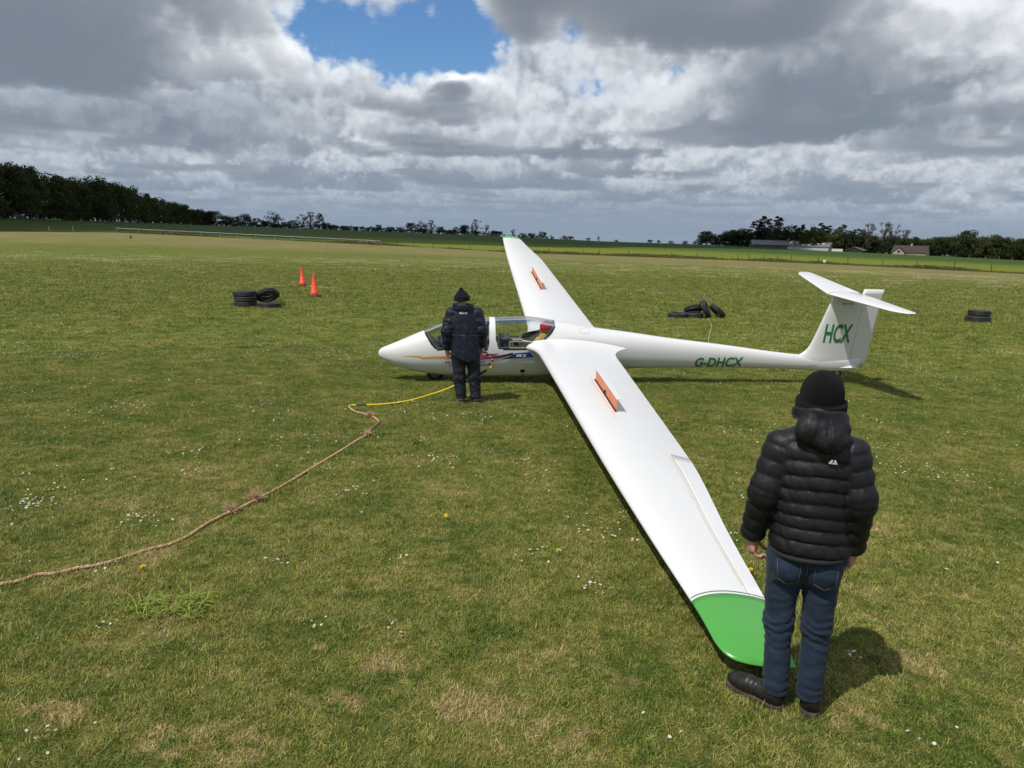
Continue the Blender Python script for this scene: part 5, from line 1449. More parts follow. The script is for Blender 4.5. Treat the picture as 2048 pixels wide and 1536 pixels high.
# ---- the man by the wing tip
def build_wing_man():
    e = empty('person', (1.425, 3.325, 0), -R(17)); tag(e, 'person in black quilted down jacket, jeans and black knitted hat behind the green wing tip', 'person')
    armL = [(-.148, -.005, 1.335), (-.206, -.035, 1.125), (-.243, .035, .890)]; armR = [(.150, -.005, 1.330), (.202, -.030, 1.125), (.208, .045, .880)]
    legL = [(-.085, 0, .80), (-.088, .012, .46), (-.070, -.012, .10)]; legR = [(.083, 0, .80), (.086, .012, .46), (.084, -.010, .10)]
    head = head_field((.0, .02, 1.575), (-.12, 1, -.12), .98)
    def body(P):
        d = head(P); d = smin(d, sd_cone(P, (0, -.01, 1.36), (0, .005, 1.50), .060, .056), .03)
        d = smin(d, loft(P, [.78, .9, 1.05, 1.25, 1.38, 1.42], [.15, .145, .14, .165, .15, .07], [.10, .095, .095, .10, .08, .06]), .05)
        for a in (armL, armR): d = smin(d, chain(P, a, [.048, .040, .027]), .03)
        for l in (legL, legR): d = smin(d, chain(P, l, [.080, .055, .038]), .03)
        return d
    V, Q = join_vq([grow('body', body, (-.34, -.2, .02), (.34, .22, 1.74), .012, link=None),
                    eval_hand((-.248, .038, .878), (-.1, 1, 0), (.10, .0, -1), 1, 1.15), eval_hand((.206, .05, .872), (-.1, 1, 0), (-.06, .05, -1), -1, 1.2)])
    as_obj('body', np_mesh('body', V, Q), SKIN, e, True)
    # beanie with a turned-up rim
    def hat(P):
        d = sd_ell(P, (0, .005, 1.592), (.097, .114, .112)); d = smin(d, sd_ell(P, (.004, -.006, 1.640), (.074, .088, .066)), .03)
        rim = np.maximum(np.abs(np.sqrt((P[:, 0] / .1) ** 2 + ((P[:, 1] - .005) / .117) ** 2) - 1) * .1 - .008, np.abs(P[:, 2] - 1.535 - .12 * (P[:, 1] - 0)) - .034)
        return smin(np.maximum(d, 1.515 + .10 * P[:, 1] - P[:, 2]), rim - .004, .008)
    grow('knitted_hat', hat, (-.13, -.14, 1.46), (.13, .15, 1.73), .005, knit('hat_black', (.0070, .0068, .0080), 62), e)
    # quilted jacket
    seams = np.array([1.46, 1.388, 1.310, 1.238, 1.172, 1.108, 1.046, .986, .926, .858])
    def puff(z, sm, amp):
        i = np.clip(np.searchsorted(-sm, -z) - 1, 0, len(sm) - 2); t = np.clip((sm[i] - z) / (sm[i] - sm[i + 1]), 0, 1)
        return amp * (np.clip(np.sin(math.pi * t), 0, 1) ** .42) * (.85 + .3 * t)
    def sleeve(P, a):
        d = chain(P, a, [.082, .070, .055], .03); l1 = math.dist(a[0], a[1])
        t0, t1 = cone_t(P, a[0], a[1]), cone_t(P, a[1], a[2]); s = np.where(t0 < l1, t0, l1 + np.maximum(t1, 0))
        ph = ((s + .005) / .074) % 1.0; q = .0105 * np.clip(np.sin(math.pi * ph), 0, 1) ** .42
        wr = .0010 * n3(P * np.array([2.2, 2.2, .7]), 3.2)
        d = d - q + wr + .004; return np.maximum(d, s - .505)
    def jacket(P):
        z = P[:, 2]; zz = z + .022 * (P[:, 0] / .2) ** 2 + .010 * n3(P * np.array([.6, .6, .2]), 1.0) * .5
        d = loft(P, [.820, .86, .92, 1.0, 1.15, 1.28, 1.36, 1.41, 1.445], [.170, .176, .172, .168, .184, .194, .182, .142, .085], [.138, .140, .134, .128, .124, .120, .106, .085, .070], [.012, .012, .008, .004, 0, 0, 0, 0, 0], [-.002] * 9)
        wr = .0011 * n3(P * np.array([3.0, 1.0, 1.0]) + P[:, 2:3] * np.array([1.2, 0, 0]), 2.4)
        d = d - puff(zz, seams, .0125) + wr + .004
        d = np.maximum(d, .834 + .02 * P[:, 0] - z)
        for a in (armL, armR): d = smin(d, sleeve(P, a), .012)
        # hood lying on the back
        hd = smin(sd_ell(P, (.012, -.078, 1.462), (.116, .076, .078)), sd_ell(P, (.036, -.122, 1.410), (.078, .050, .056)), .03)
        hd = smin(hd, sd_ell(P, (-.045, -.11, 1.45), (.07, .05, .07)), .02)
        ridge = np.abs(P[:, 0] - .028 - .12 * (1.46 - z)); hd = hd + .008 * np.exp(-(ridge / .008) ** 2) * (P[:, 1] < -.10) + .0022 * n3(P * np.array([1.6, 1, .8]), 3.2)
        rim = np.abs(np.sqrt((P[:, 0] / .113) ** 2 + ((P[:, 1] - .0) / .126) ** 2) - 1) * .12 - .013
        rim = smax(rim, np.abs(z - 1.508 + .25 * (P[:, 1] + .03) + .06 * P[:, 0] + .004 * np.sin(P[:, 0] * 60)) - .028, .024)
        hd = smin(hd, rim, .02); hd = smax(hd, -sd_ell(P, (0, .005, 1.60), (.100, .116, .13)), .01)
        d = smin(d, hd, .012)
        return d
    down = fabric('black_down', (.0075, .0075, .0105), .56, .0040, [((55, 55, 14), .7), ((24, 24, 60), .25)], .0, .15)
    jk = grow('quilted_jacket', jacket, (-.37, -.25, .76), (.37, .20, 1.58), .0075, down, e)
    # hem band and cuffs
    band = plain('elastic_black', (.010, .010, .012), .8)
    v, f = tube([(.167 * math.cos(t) + .012, .136 * math.sin(t) - .002, .838 + .004 * math.cos(t)) for t in np.linspace(0, 2 * math.pi, 41)], [.013] * 41, 8); mesh_obj('hem', v, f, band, jk, True)
    for a in (armL, armR):
        w = np.array(a[2]); v, f = tube([w + np.array([.052 * math.cos(t), .052 * math.sin(t), .002]) for t in np.linspace(0, 2 * math.pi, 25)], [.009] * 25, 8); mesh_obj('cuff', v, f, band, jk, True)
    # small silver mountain emblem below the hood
    silver = plain('emblem_silver', (.55, .60, .62), .35, .5)
    def em(pts, nm):
        y = -.136; pts = [(.06 + (x - .06) * .72, 1.322 + (z - 1.325) * .72) for x, z in pts]
        VV = [(x, y, z) for x, z in pts] + [(x, y + .012, z) for x, z in pts]; n = len(pts)
        mesh_obj(nm, VV, [tuple(range(n))[::-1], tuple(range(n, 2 * n))] + [(i, (i + 1) % n, n + (i + 1) % n, n + i) for i in range(n)], silver, jk)
    em([(.038, 1.318), (.054, 1.318), (.060, 1.333), (.052, 1.337), (.047, 1.329), (.050, 1.326), (.038, 1.326)], 'emblem')
    em([(.066, 1.318), (.084, 1.318), (.075, 1.338), (.066, 1.334), (.071, 1.326), (.066, 1.325)], 'emblem'); em([(.036, 1.312), (.087, 1.312), (.086, 1.316), (.037, 1.316)], 'emblem')
    # jeans
    def jeans(P):
        d = smin(chain(P, [legL[0], legL[1], (-.070, -.010, .075)], [.092, .066, .060], .04), chain(P, [legR[0], legR[1], (.084, -.008, .075)], [.092, .066, .060], .04), .022)
        d = smin(d, sd_ell(P, (.006, -.008, .825), (.152, .112, .13)), .04); d = smin(d, sd_ell(P, (-.072, -.050, .765), (.080, .070, .085)), .03); d = smin(d, sd_ell(P, (.078, -.050, .765), (.080, .070, .085)), .03)
        z = P[:, 2]; sd = np.where(P[:, 0] < 0, -1, 1)
        kn = np.exp(-((z - .44) / .10) ** 2) + .9 * np.exp(-((z - .13) / .055) ** 2) + .4 * np.exp(-((z - .65) / .07) ** 2)
        w = np.sin(z * 130 + sd * P[:, 0] * 28 + P[:, 1] * 22 + 1.6 * n3(P, 1.3)) * .0036 * kn + .0014 * n3(P * np.array([1, 1, 1.6]), 1.6)
        d = d + w + .001
        # back pockets stand a little proud
        for cx in (-.078, .078):
            m = (np.abs(P[:, 0] - cx) < .058) & (np.abs(z - .745) < .062 + .012 * (1 - np.abs(P[:, 0] - cx) / .058) - .01) & (P[:, 1] < -.03); d = d - .0028 * m
        side = np.exp(-((P[:, 1] + .0) / .004) ** 2) * (np.abs(P[:, 0]) > .10); d = d - .0015 * side
        return np.maximum(np.maximum(d, .088 + .05 * P[:, 1] - z), z - .885)
    denim = fabric('denim', (.0112, .0245, .0480), .85, .0016, [((420, 420, 420), .35), ((30, 30, 60), .5)], .05, .30, 9.0)
    jn = grow('jeans', jeans, (-.22, -.19, .04), (.22, .16, .89), .0065, denim, e)
    thread = plain('stitching', (.10, .11, .12), .8)
    def stitch(pts):
        path = []
        for (x0, z0), (x1, z1) in zip(pts[:-1], pts[1:]):
            for t in np.linspace(0, 1, 9)[:-1]:
                x, z = x0 + (x1 - x0) * t, z0 + (z1 - z0) * t; ys = np.linspace(-.19, .02, 260); k = int(np.argmax(jeans(np.stack([np.full(260, x), ys, np.full(260, z)], -1)) < 0)); path.append((x, ys[k] - .0005, z))
        mesh_obj('stitching', *tube(path, [.0016] * len(path), 5), thread, jn, True)
    for sx in (-1, 1):
        stitch([(.006 + sx * .135, .815), (.006 + sx * .128, .722), (.006 + sx * .082, .694), (.006 + sx * .034, .716), (.006 + sx * .030, .815)])
    stitch([(.004, .83), (.004, .78), (.004, .735)])
    leather = fabric('black_leather', (.016, .015, .014), .42, .003, [((70, 70, 70), .4), ((25, 25, 40), .6)], 0, .4, 20.0); sole = plain('worn_sole', (.075, .055, .042), .85, .2, var=.4, vscale=25, bump=.3, bscale=70)
    boot(e, (-.052, -.025), R(-60), leather, sole); boot(e, (.092, -.035), R(10), leather, sole)
    return e
build_wing_man()

# ---- the man holding the rope by the cockpit
def build_rope_man():
    e = empty('person', (-.655, 10.20, 0), R(4)); tag(e, 'person in dark waterproof jacket and trousers holding the rope end beside the cockpit', 'person')
    armL = [(-.200, 0, 1.265), (-.262, -.02, 1.02), (-.262, .05, .765)]; armR = [(.150, 0, 1.265), (.215, -.02, 1.03), (.228, .06, .805)]
    legL = [(-.105, 0, .70), (-.085, .01, .36), (-.055, -.01, .09)]; legR = [(.095, 0, .70), (.125, .01, .36), (.150, -.01, .09)]
    head = head_field((-.068, .02, 1.475), (.10, 1, -.10), .97)
    def body(P):
        d = head(P); d = smin(d, sd_cone(P, (-.05, -.01, 1.28), (-.066, .0, 1.40), .058, .054), .03)
        d = smin(d, loft(P, [.66, .8, .95, 1.15, 1.28, 1.33], [.15, .145, .14, .165, .15, .07], [.10, .095, .095, .10, .08, .06], [0, -.01, -.02, -.03, -.035, -.04]), .05)
        for a in (armL, armR): d = smin(d, chain(P, a, [.048, .040, .027]), .03)
        for l in (legL, legR): d = smin(d, chain(P, l, [.080, .055, .038]), .03)
        return d
    V, Q = join_vq([grow('body', body, (-.36, -.2, .02), (.34, .24, 1.64), .013, link=None),
                    eval_hand((-.262, .052, .755), (-.2, 1, 0), (.10, .05, -1), 1, 1.1, .0045), eval_hand((.230, .062, .797), (0, 1, 0), (.02, .10, -1), -1, 1.9, .0045)])
    as_obj('body', np_mesh('body', V, Q), SKIN, e, True)
    def hat(P):
        d = sd_ell(P, (-.066, .010, 1.485), (.095, .108, .085)); d = smin(d, sd_cone(P, (-.066, .0, 1.52), (-.078, -.008, 1.598), .072, .026), .035)
        rim = np.maximum(np.abs(np.sqrt(((P[:, 0] + .066) / .098) ** 2 + ((P[:, 1] - .01) / .112) ** 2) - 1) * .1 - .010, np.abs(P[:, 2] - 1.475 - .05 * P[:, 0]) - .030)
        return smin(np.maximum(d, 1.45 - P[:, 2]), rim - .003, .01)
    grow('knitted_hat', hat, (-.19, -.13, 1.42), (.06, .15, 1.65), .006, knit('hat_navy', (.010, .012, .020), 40, (-.066, .01)), e)
    def jacket(P):
        z = P[:, 2]
        d = loft(P, [.60, .68, .80, .95, 1.10, 1.22, 1.30, 1.345, 1.37], [.192, .200, .206, .210, .212, .200, .170, .130, .10], [.150, .152, .148, .146, .142, .132, .118, .10, .09], [.0, -.002, -.01, -.016, -.022, -.026, -.032, -.036, -.04], [0] * 9)
        fold = .010 * n3(P * np.array([1.6, 1.0, .38]), 1.5) + .004 * n3(P, 3.0); d = d + .35 * fold
        for a in (armL, armR):
            s = chain(P, [a[0], a[1], tuple(np.array(a[2]) + np.array([0, 0, -.012]))], [.088, .080, .062], .04); zw = np.sin((z * 70 + P[:, 0] * 30) + 2.5 * n3(P, 1.5)) * .0035
            d = smin(d, np.maximum(s + zw + .004 * n3(P, 2.5), a[2][2] - .018 - z), .02)
        col = np.abs(np.sqrt(((P[:, 0] + .045) / .135) ** 2 + ((P[:, 1] + .005) / .130) ** 2) - 1) * .13 - .014; col = smax(col, np.abs(z - 1.355 + .05 * (P[:, 0] + .045)) - .042, .012)
        d = smin(d, col + .003 * n3(P, 3.5), .02)
        wst = .006 * np.exp(-((z - .985) / .008) ** 2); return np.maximum(d + wst, .622 + .07 * (P[:, 0] + .2) * (P[:, 0] < 0) + .015 * n3(P, .8) - z)
    shell = fabric('dark_shell', (.0070, .0105, .0250), .60, .006, [((26, 26, 9), .6), ((9, 9, 4), .8)], .0, .2)
    jk = grow('waterproof_jacket', jacket, (-.38, -.21, .58), (.35, .22, 1.45), .009, shell, e)
    refl = plain('reflective_grey', (.55, .56, .58), .4, .5)
    def strip(P): return sd_box(P, (-.040, -.128, 1.283), (.048, .030, .013), .003)
    VV = [(x, -.1335 + .02 * abs(x + .04), z) for z in (1.270, 1.296) for x in np.linspace(-.090, .008, 7)]
    VV = []
    for z in (1.268, 1.296):
        for x in np.linspace(-.095, .012, 8):
            ys = np.linspace(-.2, -.05, 300); Pq = np.stack([np.full(300, x), ys, np.full(300, z)], -1); dd = jacket(Pq); k = np.argmax(dd < 0); VV.append((x, ys[k] - .006, z))
    mesh_obj('reflective_tab', VV, [(i, i + 1, i + 9, i + 8) for i in range(7)], refl, jk)
    def trousers(P):
        d = smin(chain(P, [legL[0], legL[1], (-.055, -.01, .06)], [.108, .080, .072], .05), chain(P, [legR[0], legR[1], (.150, -.01, .06)], [.108, .080, .072], .05), .015)
        d = smin(d, sd_ell(P, (-.005, -.01, .72), (.18, .13, .13)), .04); z = P[:, 2]
        w = np.sin(z * 75 + P[:, 0] * 40 + 3 * n3(P, 1.3)) * .006 * (np.exp(-((z - .34) / .13) ** 2) + np.exp(-((z - .10) / .06) ** 2)) + .0028 * n3(P * np.array([1, 1, 1.4]), 1.5)
        return np.maximum(np.maximum(d + w, .072 + .03 * P[:, 1] - z), z - .80)
    grow('trousers', trousers, (-.26, -.2, .03), (.29, .2, .82), .009, fabric('dark_trousers', (.0105, .0135, .0220), .7, .005, [((18, 18, 30), .8)], .0, .2), e)
    tan = plain('worn_leather', (.15, .115, .085), .7, .3, var=.35, vscale=18, bump=.2, bscale=60); sole = plain('sole_grey', (.17, .14, .11), .85, .2, var=.3, vscale=20)
    boot(e, (-.058, -.055), R(-6), tan, sole, 'shoe'); boot(e, (.150, -.055), R(14), tan, sole, 'shoe')
    return e
build_rope_man()

# ---- the pilot in the rear seat; (station, left, up) of the glider
def build_pilot():
    e = empty('person'); e.matrix_world = G_MAT; tag(e, 'person in red knitted hat and yellow jacket seated under the rear canopy', 'person')
    hc = np.array(L(2.715, .020, .900))
    head = head_field(hc, (-1, 0, -.35), .93)
    def sh(a): return [L(*p) for p in a]
    tor = sh([(2.36, 0, .34), (2.53, 0, .47), (2.66, 0, .63)])
    arms = [sh([(2.68, sd * .140, .650), (2.52, sd * .185, .480), (2.34, sd * .13, .45)]) for sd in (1, -1)]; legs = [sh([(2.36, sd * .08, .33), (2.02, sd * .11, .47), (1.84, sd * .11, .30)]) for sd in (1, -1)]
    def body(P):
        d = smin(head(P), sd_cone(P, L(2.68, 0, .72), L(2.735, .01, .83), .058, .054), .02); d = smin(d, chain(P, tor, [.12, .125, .13], .05), .05)
        for a in arms: d = smin(d, chain(P, a, [.050, .042, .034]), .03)
        for l in legs: d = smin(d, chain(P, l, [.075, .058, .05]), .03)
        return d
    lo, hi = (-1.50, -.30, .16), (-.30, .30, 1.06)
    parts = [grow('body', body, lo, hi, .009, link=None)]
    for sd, a in zip((1, -1), arms): parts.append(eval_hand(a[2], (0, 0, 1), (-1, 0, -.1), -sd, 1.3, .005))
    V, Q = join_vq(parts); as_obj('body', np_mesh('body', V, Q), SKIN, e, True)
    def coat(P):
        d = chain(P, tor, [.135, .142, .140], .05); d = smin(d, sd_cone(P, arms[0][0], arms[1][0], .075, .075), .04)
        for a in arms: d = smin(d, chain(P, a, [.070, .060, .046], .03), .03)
        d = smin(d, smax(sd_cone(P, L(2.68, 0, .745), L(2.705, .0, .80), .085, .078), -sd_cone(P, L(2.68, 0, .74), L(2.74, 0, .84), .060, .062), .01), .02)
        return d + .005 * n3(P, 2.6)
    grow('yellow_jacket', coat, (-1.0, -.32, .2), (-.38, .32, .90), .009, fabric('yellow_cloth', (.62, .38, .035), .75, .006, [((30, 30, 30), .8)], .1, .2), e)
    def hat(P):
        f = np.array([-1, 0, -.35]); f = f / np.linalg.norm(f); u = np.array([0, 0, 1.]) - f * f[2]; u /= np.linalg.norm(u)
        q = P - hc; h = q @ u; d = sd_ell(P, hc + u * .030 - f * .010, (.108, .092, .100)); d = smin(d, sd_ell(P, hc + u * .055 - f * .055, (.060, .055, .055)), .03); return np.maximum(d, .012 - h - .10 * (q @ f))
    ht = grow('knitted_hat', hat, hc - .17, hc + .17, .006, knit('hat_red', (.52, .012, .030), 40, (hc[0], hc[1])), e)
    # white lettering band on the hat
    VV = []
    for k in range(9):
        t = -.9 + .9 * k / 8
        for z in (.030, .042): VV.append((hc[0] + .104 * math.sin(t) * 1.0 - .0, hc[1] - .086 * math.cos(t), hc[2] + z - .02 * math.sin(t) * 1.2))
    mesh_obj('hat_lettering', VV, [(2 * i, 2 * i + 1, 2 * i + 3, 2 * i + 2) for i in range(0, 8, 2)], plain('lettering_white', (.75, .72, .72), .8), ht)
    strap = plain('harness', (.10, .10, .105), .7)
    for sd in (1, -1): mesh_obj('harness_strap', *tube(sh([(2.72, sd * .080, .765), (2.62, sd * .085, .745), (2.50, sd * .07, .62), (2.40, sd * .03, .50)]), [.010] * 4, 8), strap, e, True)
build_pilot()

# ------------------------------------------------------------------ launch rope, tyres, cones and small things on the grass
def smooth_path(P, step=.012):
    """Catmull-Rom through points, resampled evenly"""
    P = [np.array(p, float) for p in P]; P = [2 * P[0] - P[1]] + P + [2 * P[-1] - P[-2]]; out = []
    for i in range(1, len(P) - 2):
        n = max(2, int(np.linalg.norm(P[i + 1] - P[i]) / (step * .5)))
        for t in np.linspace(0, 1, n, endpoint=False):
            a, b, c, d = P[i - 1], P[i], P[i + 1], P[i + 2]
            out.append(.5 * ((2 * b) + (-a + c) * t + (2 * a - 5 * b + 4 * c - d) * t * t + (-a + 3 * b - 3 * c + d) * t ** 3))
    out.append(P[-2]); out = np.array(out); s = np.concatenate([[0], np.cumsum(np.linalg.norm(np.diff(out, axis=0), axis=1))])
    q = np.arange(0, s[-1], step); return np.stack([np.interp(q, s, out[:, k]) for k in range(3)], -1)

def strands(path, r, off, pitch, mats, parent, name='strand', wob=0.0, seed=0):
    """twisted rope: one tube per strand winding round the path"""
    g = np.random.default_rng(seed); d = np.gradient(path, axis=0); d /= np.linalg.norm(d, axis=1, keepdims=True); up = np.array([0, 0, 1.])
    side = np.cross(d, up); side /= (np.linalg.norm(side, axis=1, keepdims=True) + 1e-9); nrm = np.cross(side, d)
    s = np.arange(len(path)) * np.linalg.norm(path[1] - path[0])
    for k in range(3):
        a = 2 * math.pi * (s / pitch + k / 3); P = path + off * (np.cos(a)[:, None] * side + np.sin(a)[:, None] * nrm)
        v, f = tube(P, [r * (1 + .08 * math.sin(i * 1.7 + k)) for i in range(len(P))], 6); mesh_obj(name, v, f, mats[k % len(mats)], parent, True)

def at_y(px, py, y):
    d = ray(px, py); t = y / d.y; return np.array([d.x * t, y, CAM_H + d.z * t])

def build_rope():
    e = empty('launch_rope', on_ground(463, 1022)); e.location = (0, 0, 0)
    o0 = on_ground(463, 1022); e.location = o0; tag(e, 'thick brown launch rope with frayed knots and a yellow hose section snaking over the grass', 'rope')
    W = lambda P: np.array(P) - np.array(o0)
    tan = [plain('rope_tan', (.44, .285, .160), .9, .1, var=.3, vscale=40, bump=.3, bscale=160), plain('rope_light', (.54, .37, .220), .9, .1, var=.3, vscale=40, bump=.3, bscale=160)]
    dark = plain('rope_dark', (.085, .080, .055), .9, .1, var=.4, vscale=40); cream = plain('rope_cream', (.55, .44, .28), .9, .1, var=.2, vscale=40); red = plain('rope_brown', (.20, .075, .035), .9, .1, var=.3, vscale=40)
    px = [(-150, 1190), (-80, 1180), (0, 1168), (40, 1161), (75, 1149), (110, 1147), (150, 1137), (200, 1129), (250, 1114), (300, 1098), (340, 1088), (375, 1072), (410, 1049), (440, 1033), (463, 1022), (490, 1012), (510, 1000), (560, 974), (620, 938), (680, 902), (715, 880), (737, 868)]
    P = [np.array(q) for q in ((-9.5, 3.7, .016), (-7.6, 3.95, .016), (-5.8, 4.0, .016), (-4.6, 4.2, .016))] + [np.array(on_ground(a, b, .016)) for a, b in px]
    strands(smooth_path(W(P)), .0066, .0070, .070, tan, e, 'strand', seed=1)
    # spliced double part between the two frayed knots
    P2 = [np.array(on_ground(a, b, .022)) + np.array([0, -.014, 0]) for a, b in ((458, 1024), (475, 1017), (492, 1009), (513, 998))]
    strands(smooth_path(W(P2)), .0075, .0075, .05, tan, e, 'splice', seed=2)
    # weak link and the short length to the hose
    P3 = [np.array(on_ground(a, b, .018)) for a, b in ((735, 871), (742, 858), (752, 850), (758, 844))]
    strands(smooth_path(W(P3)), .009, .0095, .06, [dark, tan[0], dark], e, 'weak_link', seed=3)
    P4 = [np.array(on_ground(a, b, .018)) for a, b in ((758, 845), (754, 839), (741, 831), (725, 827), (710, 823), (701, 817), (698, 812), (703, 810.5))]
    strands(smooth_path(W(P4)), .0075, .0078, .07, tan, e, 'strand', seed=4)
    def fray(px_, py_, n, ln, up, seed):
        g = np.random.default_rng(seed); c = W(np.array(on_ground(px_, py_, .03))); parts = []
        for i in range(n):
            d = g.normal(size=3) * np.array([1, .7, .6]) + np.array(up); d /= np.linalg.norm(d); l = ln * g.uniform(.5, 1.1); b = g.normal(0, .25, 3)
            parts.append(tube([c, c + d * l * .6, c + d * l + b * l * .4], [.0022, .0018, .001], 4))
        mesh_obj('frayed_end', *join_geo(parts), tan[1], e)
    fray(462, 1021, 110, .085, (-.2, .2, .8), 1); fray(511, 998, 150, .095, (.0, .1, .9), 2); fray(739, 831, 80, .08, (.2, .3, .7), 3); fray(737, 868, 60, .08, (-.4, .1, .5), 4); fray(480, 1016, 22, .03, (0, -.3, .5), 5)
    def lump(px_, py_, r, seed):
        c = W(np.array(on_ground(px_, py_, .018)))
        def F(Q): return sd_ell(Q, c, (r * 1.35, r, r * .85)) + .004 * np.sin(Q[:, 0] * 330 + Q[:, 2] * 260) + .003 * n3(Q, 9.0)
        grow('knot', F, c - r * 2, c + r * 2, .004, tan[0], e)
    lump(463, 1022, .026, 1); lump(511, 1000, .028, 2); lump(737, 868, .032, 3); lump(741, 832, .028, 4)
    yellow = plain('hose_yellow', (.72, .55, .02), .45, .4, var=.12, vscale=15); blk = plain('sleeve_black', (.015, .015, .016), .6)
    H = [np.array(on_ground(703, 810.5, .016)), np.array(on_ground(730, 810, .016)), np.array(on_ground(757, 809, .016)), np.array(on_ground(785, 806.5, .018)), at_y(815, 802, 10.08), at_y(845, 794, 10.22), at_y(880, 783, 10.36), at_y(910, 771, 10.42), at_y(935, 760, 10.42), at_y(958, 749, 10.36), at_y(974, 739.5, 10.31), at_y(985, 733, 10.28)]
    hp = smooth_path(W(H), .02); n = len(hp)
    s = np.arange(n) * .02; tot = s[-1]
    def seg(name, a, b, r, mat):
        k = [i for i in range(n) if a <= s[i] <= b]; v, f = tube(hp[k], [r] * len(k), 10); mesh_obj(name, v, f, mat, e, True)
    la = np.linalg.norm(H[1] - H[0]) * .3
    seg('yellow_hose', 0, tot - .34, .0125, yellow); seg('black_sleeve', la, la + .15, .0150, blk); seg('black_sleeve', tot - .36, tot - .10, .0150, blk); seg('yellow_hose', tot - .12, tot, .0135, yellow)
    B = [at_y(985, 733, 10.28), at_y(988, 729, 10.275), at_y(986, 722, 10.27), at_y(980, 714, 10.265), at_y(974, 707, 10.265), at_y(967, 703, 10.265), at_y(961, 703, 10.27)]
    strands(smooth_path(W(B), .008), .0085, .0095, .055, [red, cream, dark], e, 'braid', seed=6)
build_rope()

# ---- tyres
def tyre_mesh(Ro, w, seed):
    rim = Ro * .60; hw = w / 2
    prof = [(rim, -hw * .78), (rim * 1.03, -hw * .95), (Ro * .78, -hw * 1.02), (Ro * .93, -hw * .92), (Ro * .985, -hw * .72)]
    tread = []
    for k in range(5):
        a = -.66 + .27 * k; tread += [(Ro, hw * a), (Ro, hw * (a + .19)), (Ro * .970, hw * (a + .20)), (Ro * .970, hw * (a + .26))]
    prof = prof + tread[:-2] + [(r, -y) for r, y in prof[::-1]] + [(rim * .97, hw * .6), (Ro * .90, hw * .55), (Ro * .93, 0), (Ro * .90, -hw * .55), (rim * .97, -hw * .6)]
    n, m = 44, len(prof); V = [(math.cos(2 * math.pi * k / n) * r, math.sin(2 * math.pi * k / n) * r, y) for k in range(n) for r, y in prof]
    F = [(k * m + i, k * m + (i + 1) % m, ((k + 1) % n) * m + (i + 1) % m, ((k + 1) % n) * m + i) for k in range(n) for i in range(m)]
    me = bpy.data.meshes.new('tyre'); me.from_pydata(V, [], F); me.update()
    bm = bmesh.new(); bm.from_mesh(me); bmesh.ops.recalc_face_normals(bm, faces=bm.faces); bm.to_mesh(me); bm.free(); return me
def build_tyres():
    rub = plain('old_tyre', (.030, .030, .032), .62, .4, var=.45, vscale=7, bump=.25, bscale=40)
    big, mid, wide = tyre_mesh(.36, .165, 1), tyre_mesh(.30, .165, 2), tyre_mesh(.385, .205, 3); sml = tyre_mesh(.345, .19, 4)
    for m_ in (big, mid, wide, sml): m_.materials.append(rub); m_.polygons.foreach_set('use_smooth', np.ones(len(m_.polygons), bool))
    def put(me, px, py, z, tilt=(0, 0), rz=0.0, label='', group=None, dy=0.0, dx=0.0):
        p = on_ground(px, py); o = bpy.data.objects.new('tyre', me); COL.objects.link(o); o.location = (p.x + dx, p.y + dy, z)
        o.rotation_euler = (Matrix.Rotation(rz, 3, 'Z') @ Matrix.Rotation(tilt[1], 3, 'Y') @ Matrix.Rotation(tilt[0], 3, 'X')).to_euler()
        return tag(o, label, 'tyre', group)
    g = 'old tyres heaped near the orange cones'
    put(big, 483, 614, .082, (0, 0), 0, 'bottom tyre of the stack of three near the orange cones', g, .36); put(big, 483, 614, .245, (R(1), R(1)), 1, 'middle tyre of the stack of three near the orange cones', g, .36, .01)
    put(big, 483, 614, .408, (R(-1), R(1)), 2, 'top tyre of the stack of three near the orange cones', g, .36, -.02)
    put(big, 532, 617, .082, (0, 0), .5, 'flat tyre lying beside the stack of three, another leaning on it', g, .36)
    put(big, 525, 614, .345, (R(-34), R(-12)), .3, 'tilted tyre with its hole showing, leaning on the flat tyre by the stack', g, .50)
    put(big, 516, 612, .30, (R(-12), R(8)), .8, 'tyre half hidden behind the tilted tyre and the stack of three', g, 1.1)
    g = 'old tyres heaped behind the tail boom'
    put(mid, 1358, 637, .075, (R(2), 0), 0, 'flat tyre lying alone at the end of the heap behind the tail boom', g, .30)
    put(mid, 1392, 637, .085, (0, R(-2)), 1, 'flat tyre under a tilted one in the heap behind the tail boom', g, .30)
    put(mid, 1392, 637, .255, (R(-26), R(-4)), .2, 'tilted tyre with its hole showing on top of the heap behind the tail boom', g, .42)
    put(mid, 1413, 637, .300, (0, R(62)), -.35, 'steeply leaning tyre at the peak of the heap behind the tail boom', g, .22)
    put(mid, 1438, 637, .215, (0, R(42)), .1, 'tyre leaning outwards at the end of the heap behind the tail boom', g, .26)
    g = 'pair of stacked tyres in the open grass'
    put(wide, 1969, 646, .102, (0, R(1)), 0, 'wide lower tyre of the lone stacked pair in the open grass', g, .38); put(sml, 1969, 646, .298, (R(1), R(2)), 1, 'smaller upper tyre of the lone stacked pair in the open grass', g, .38, .02)
build_tyres()

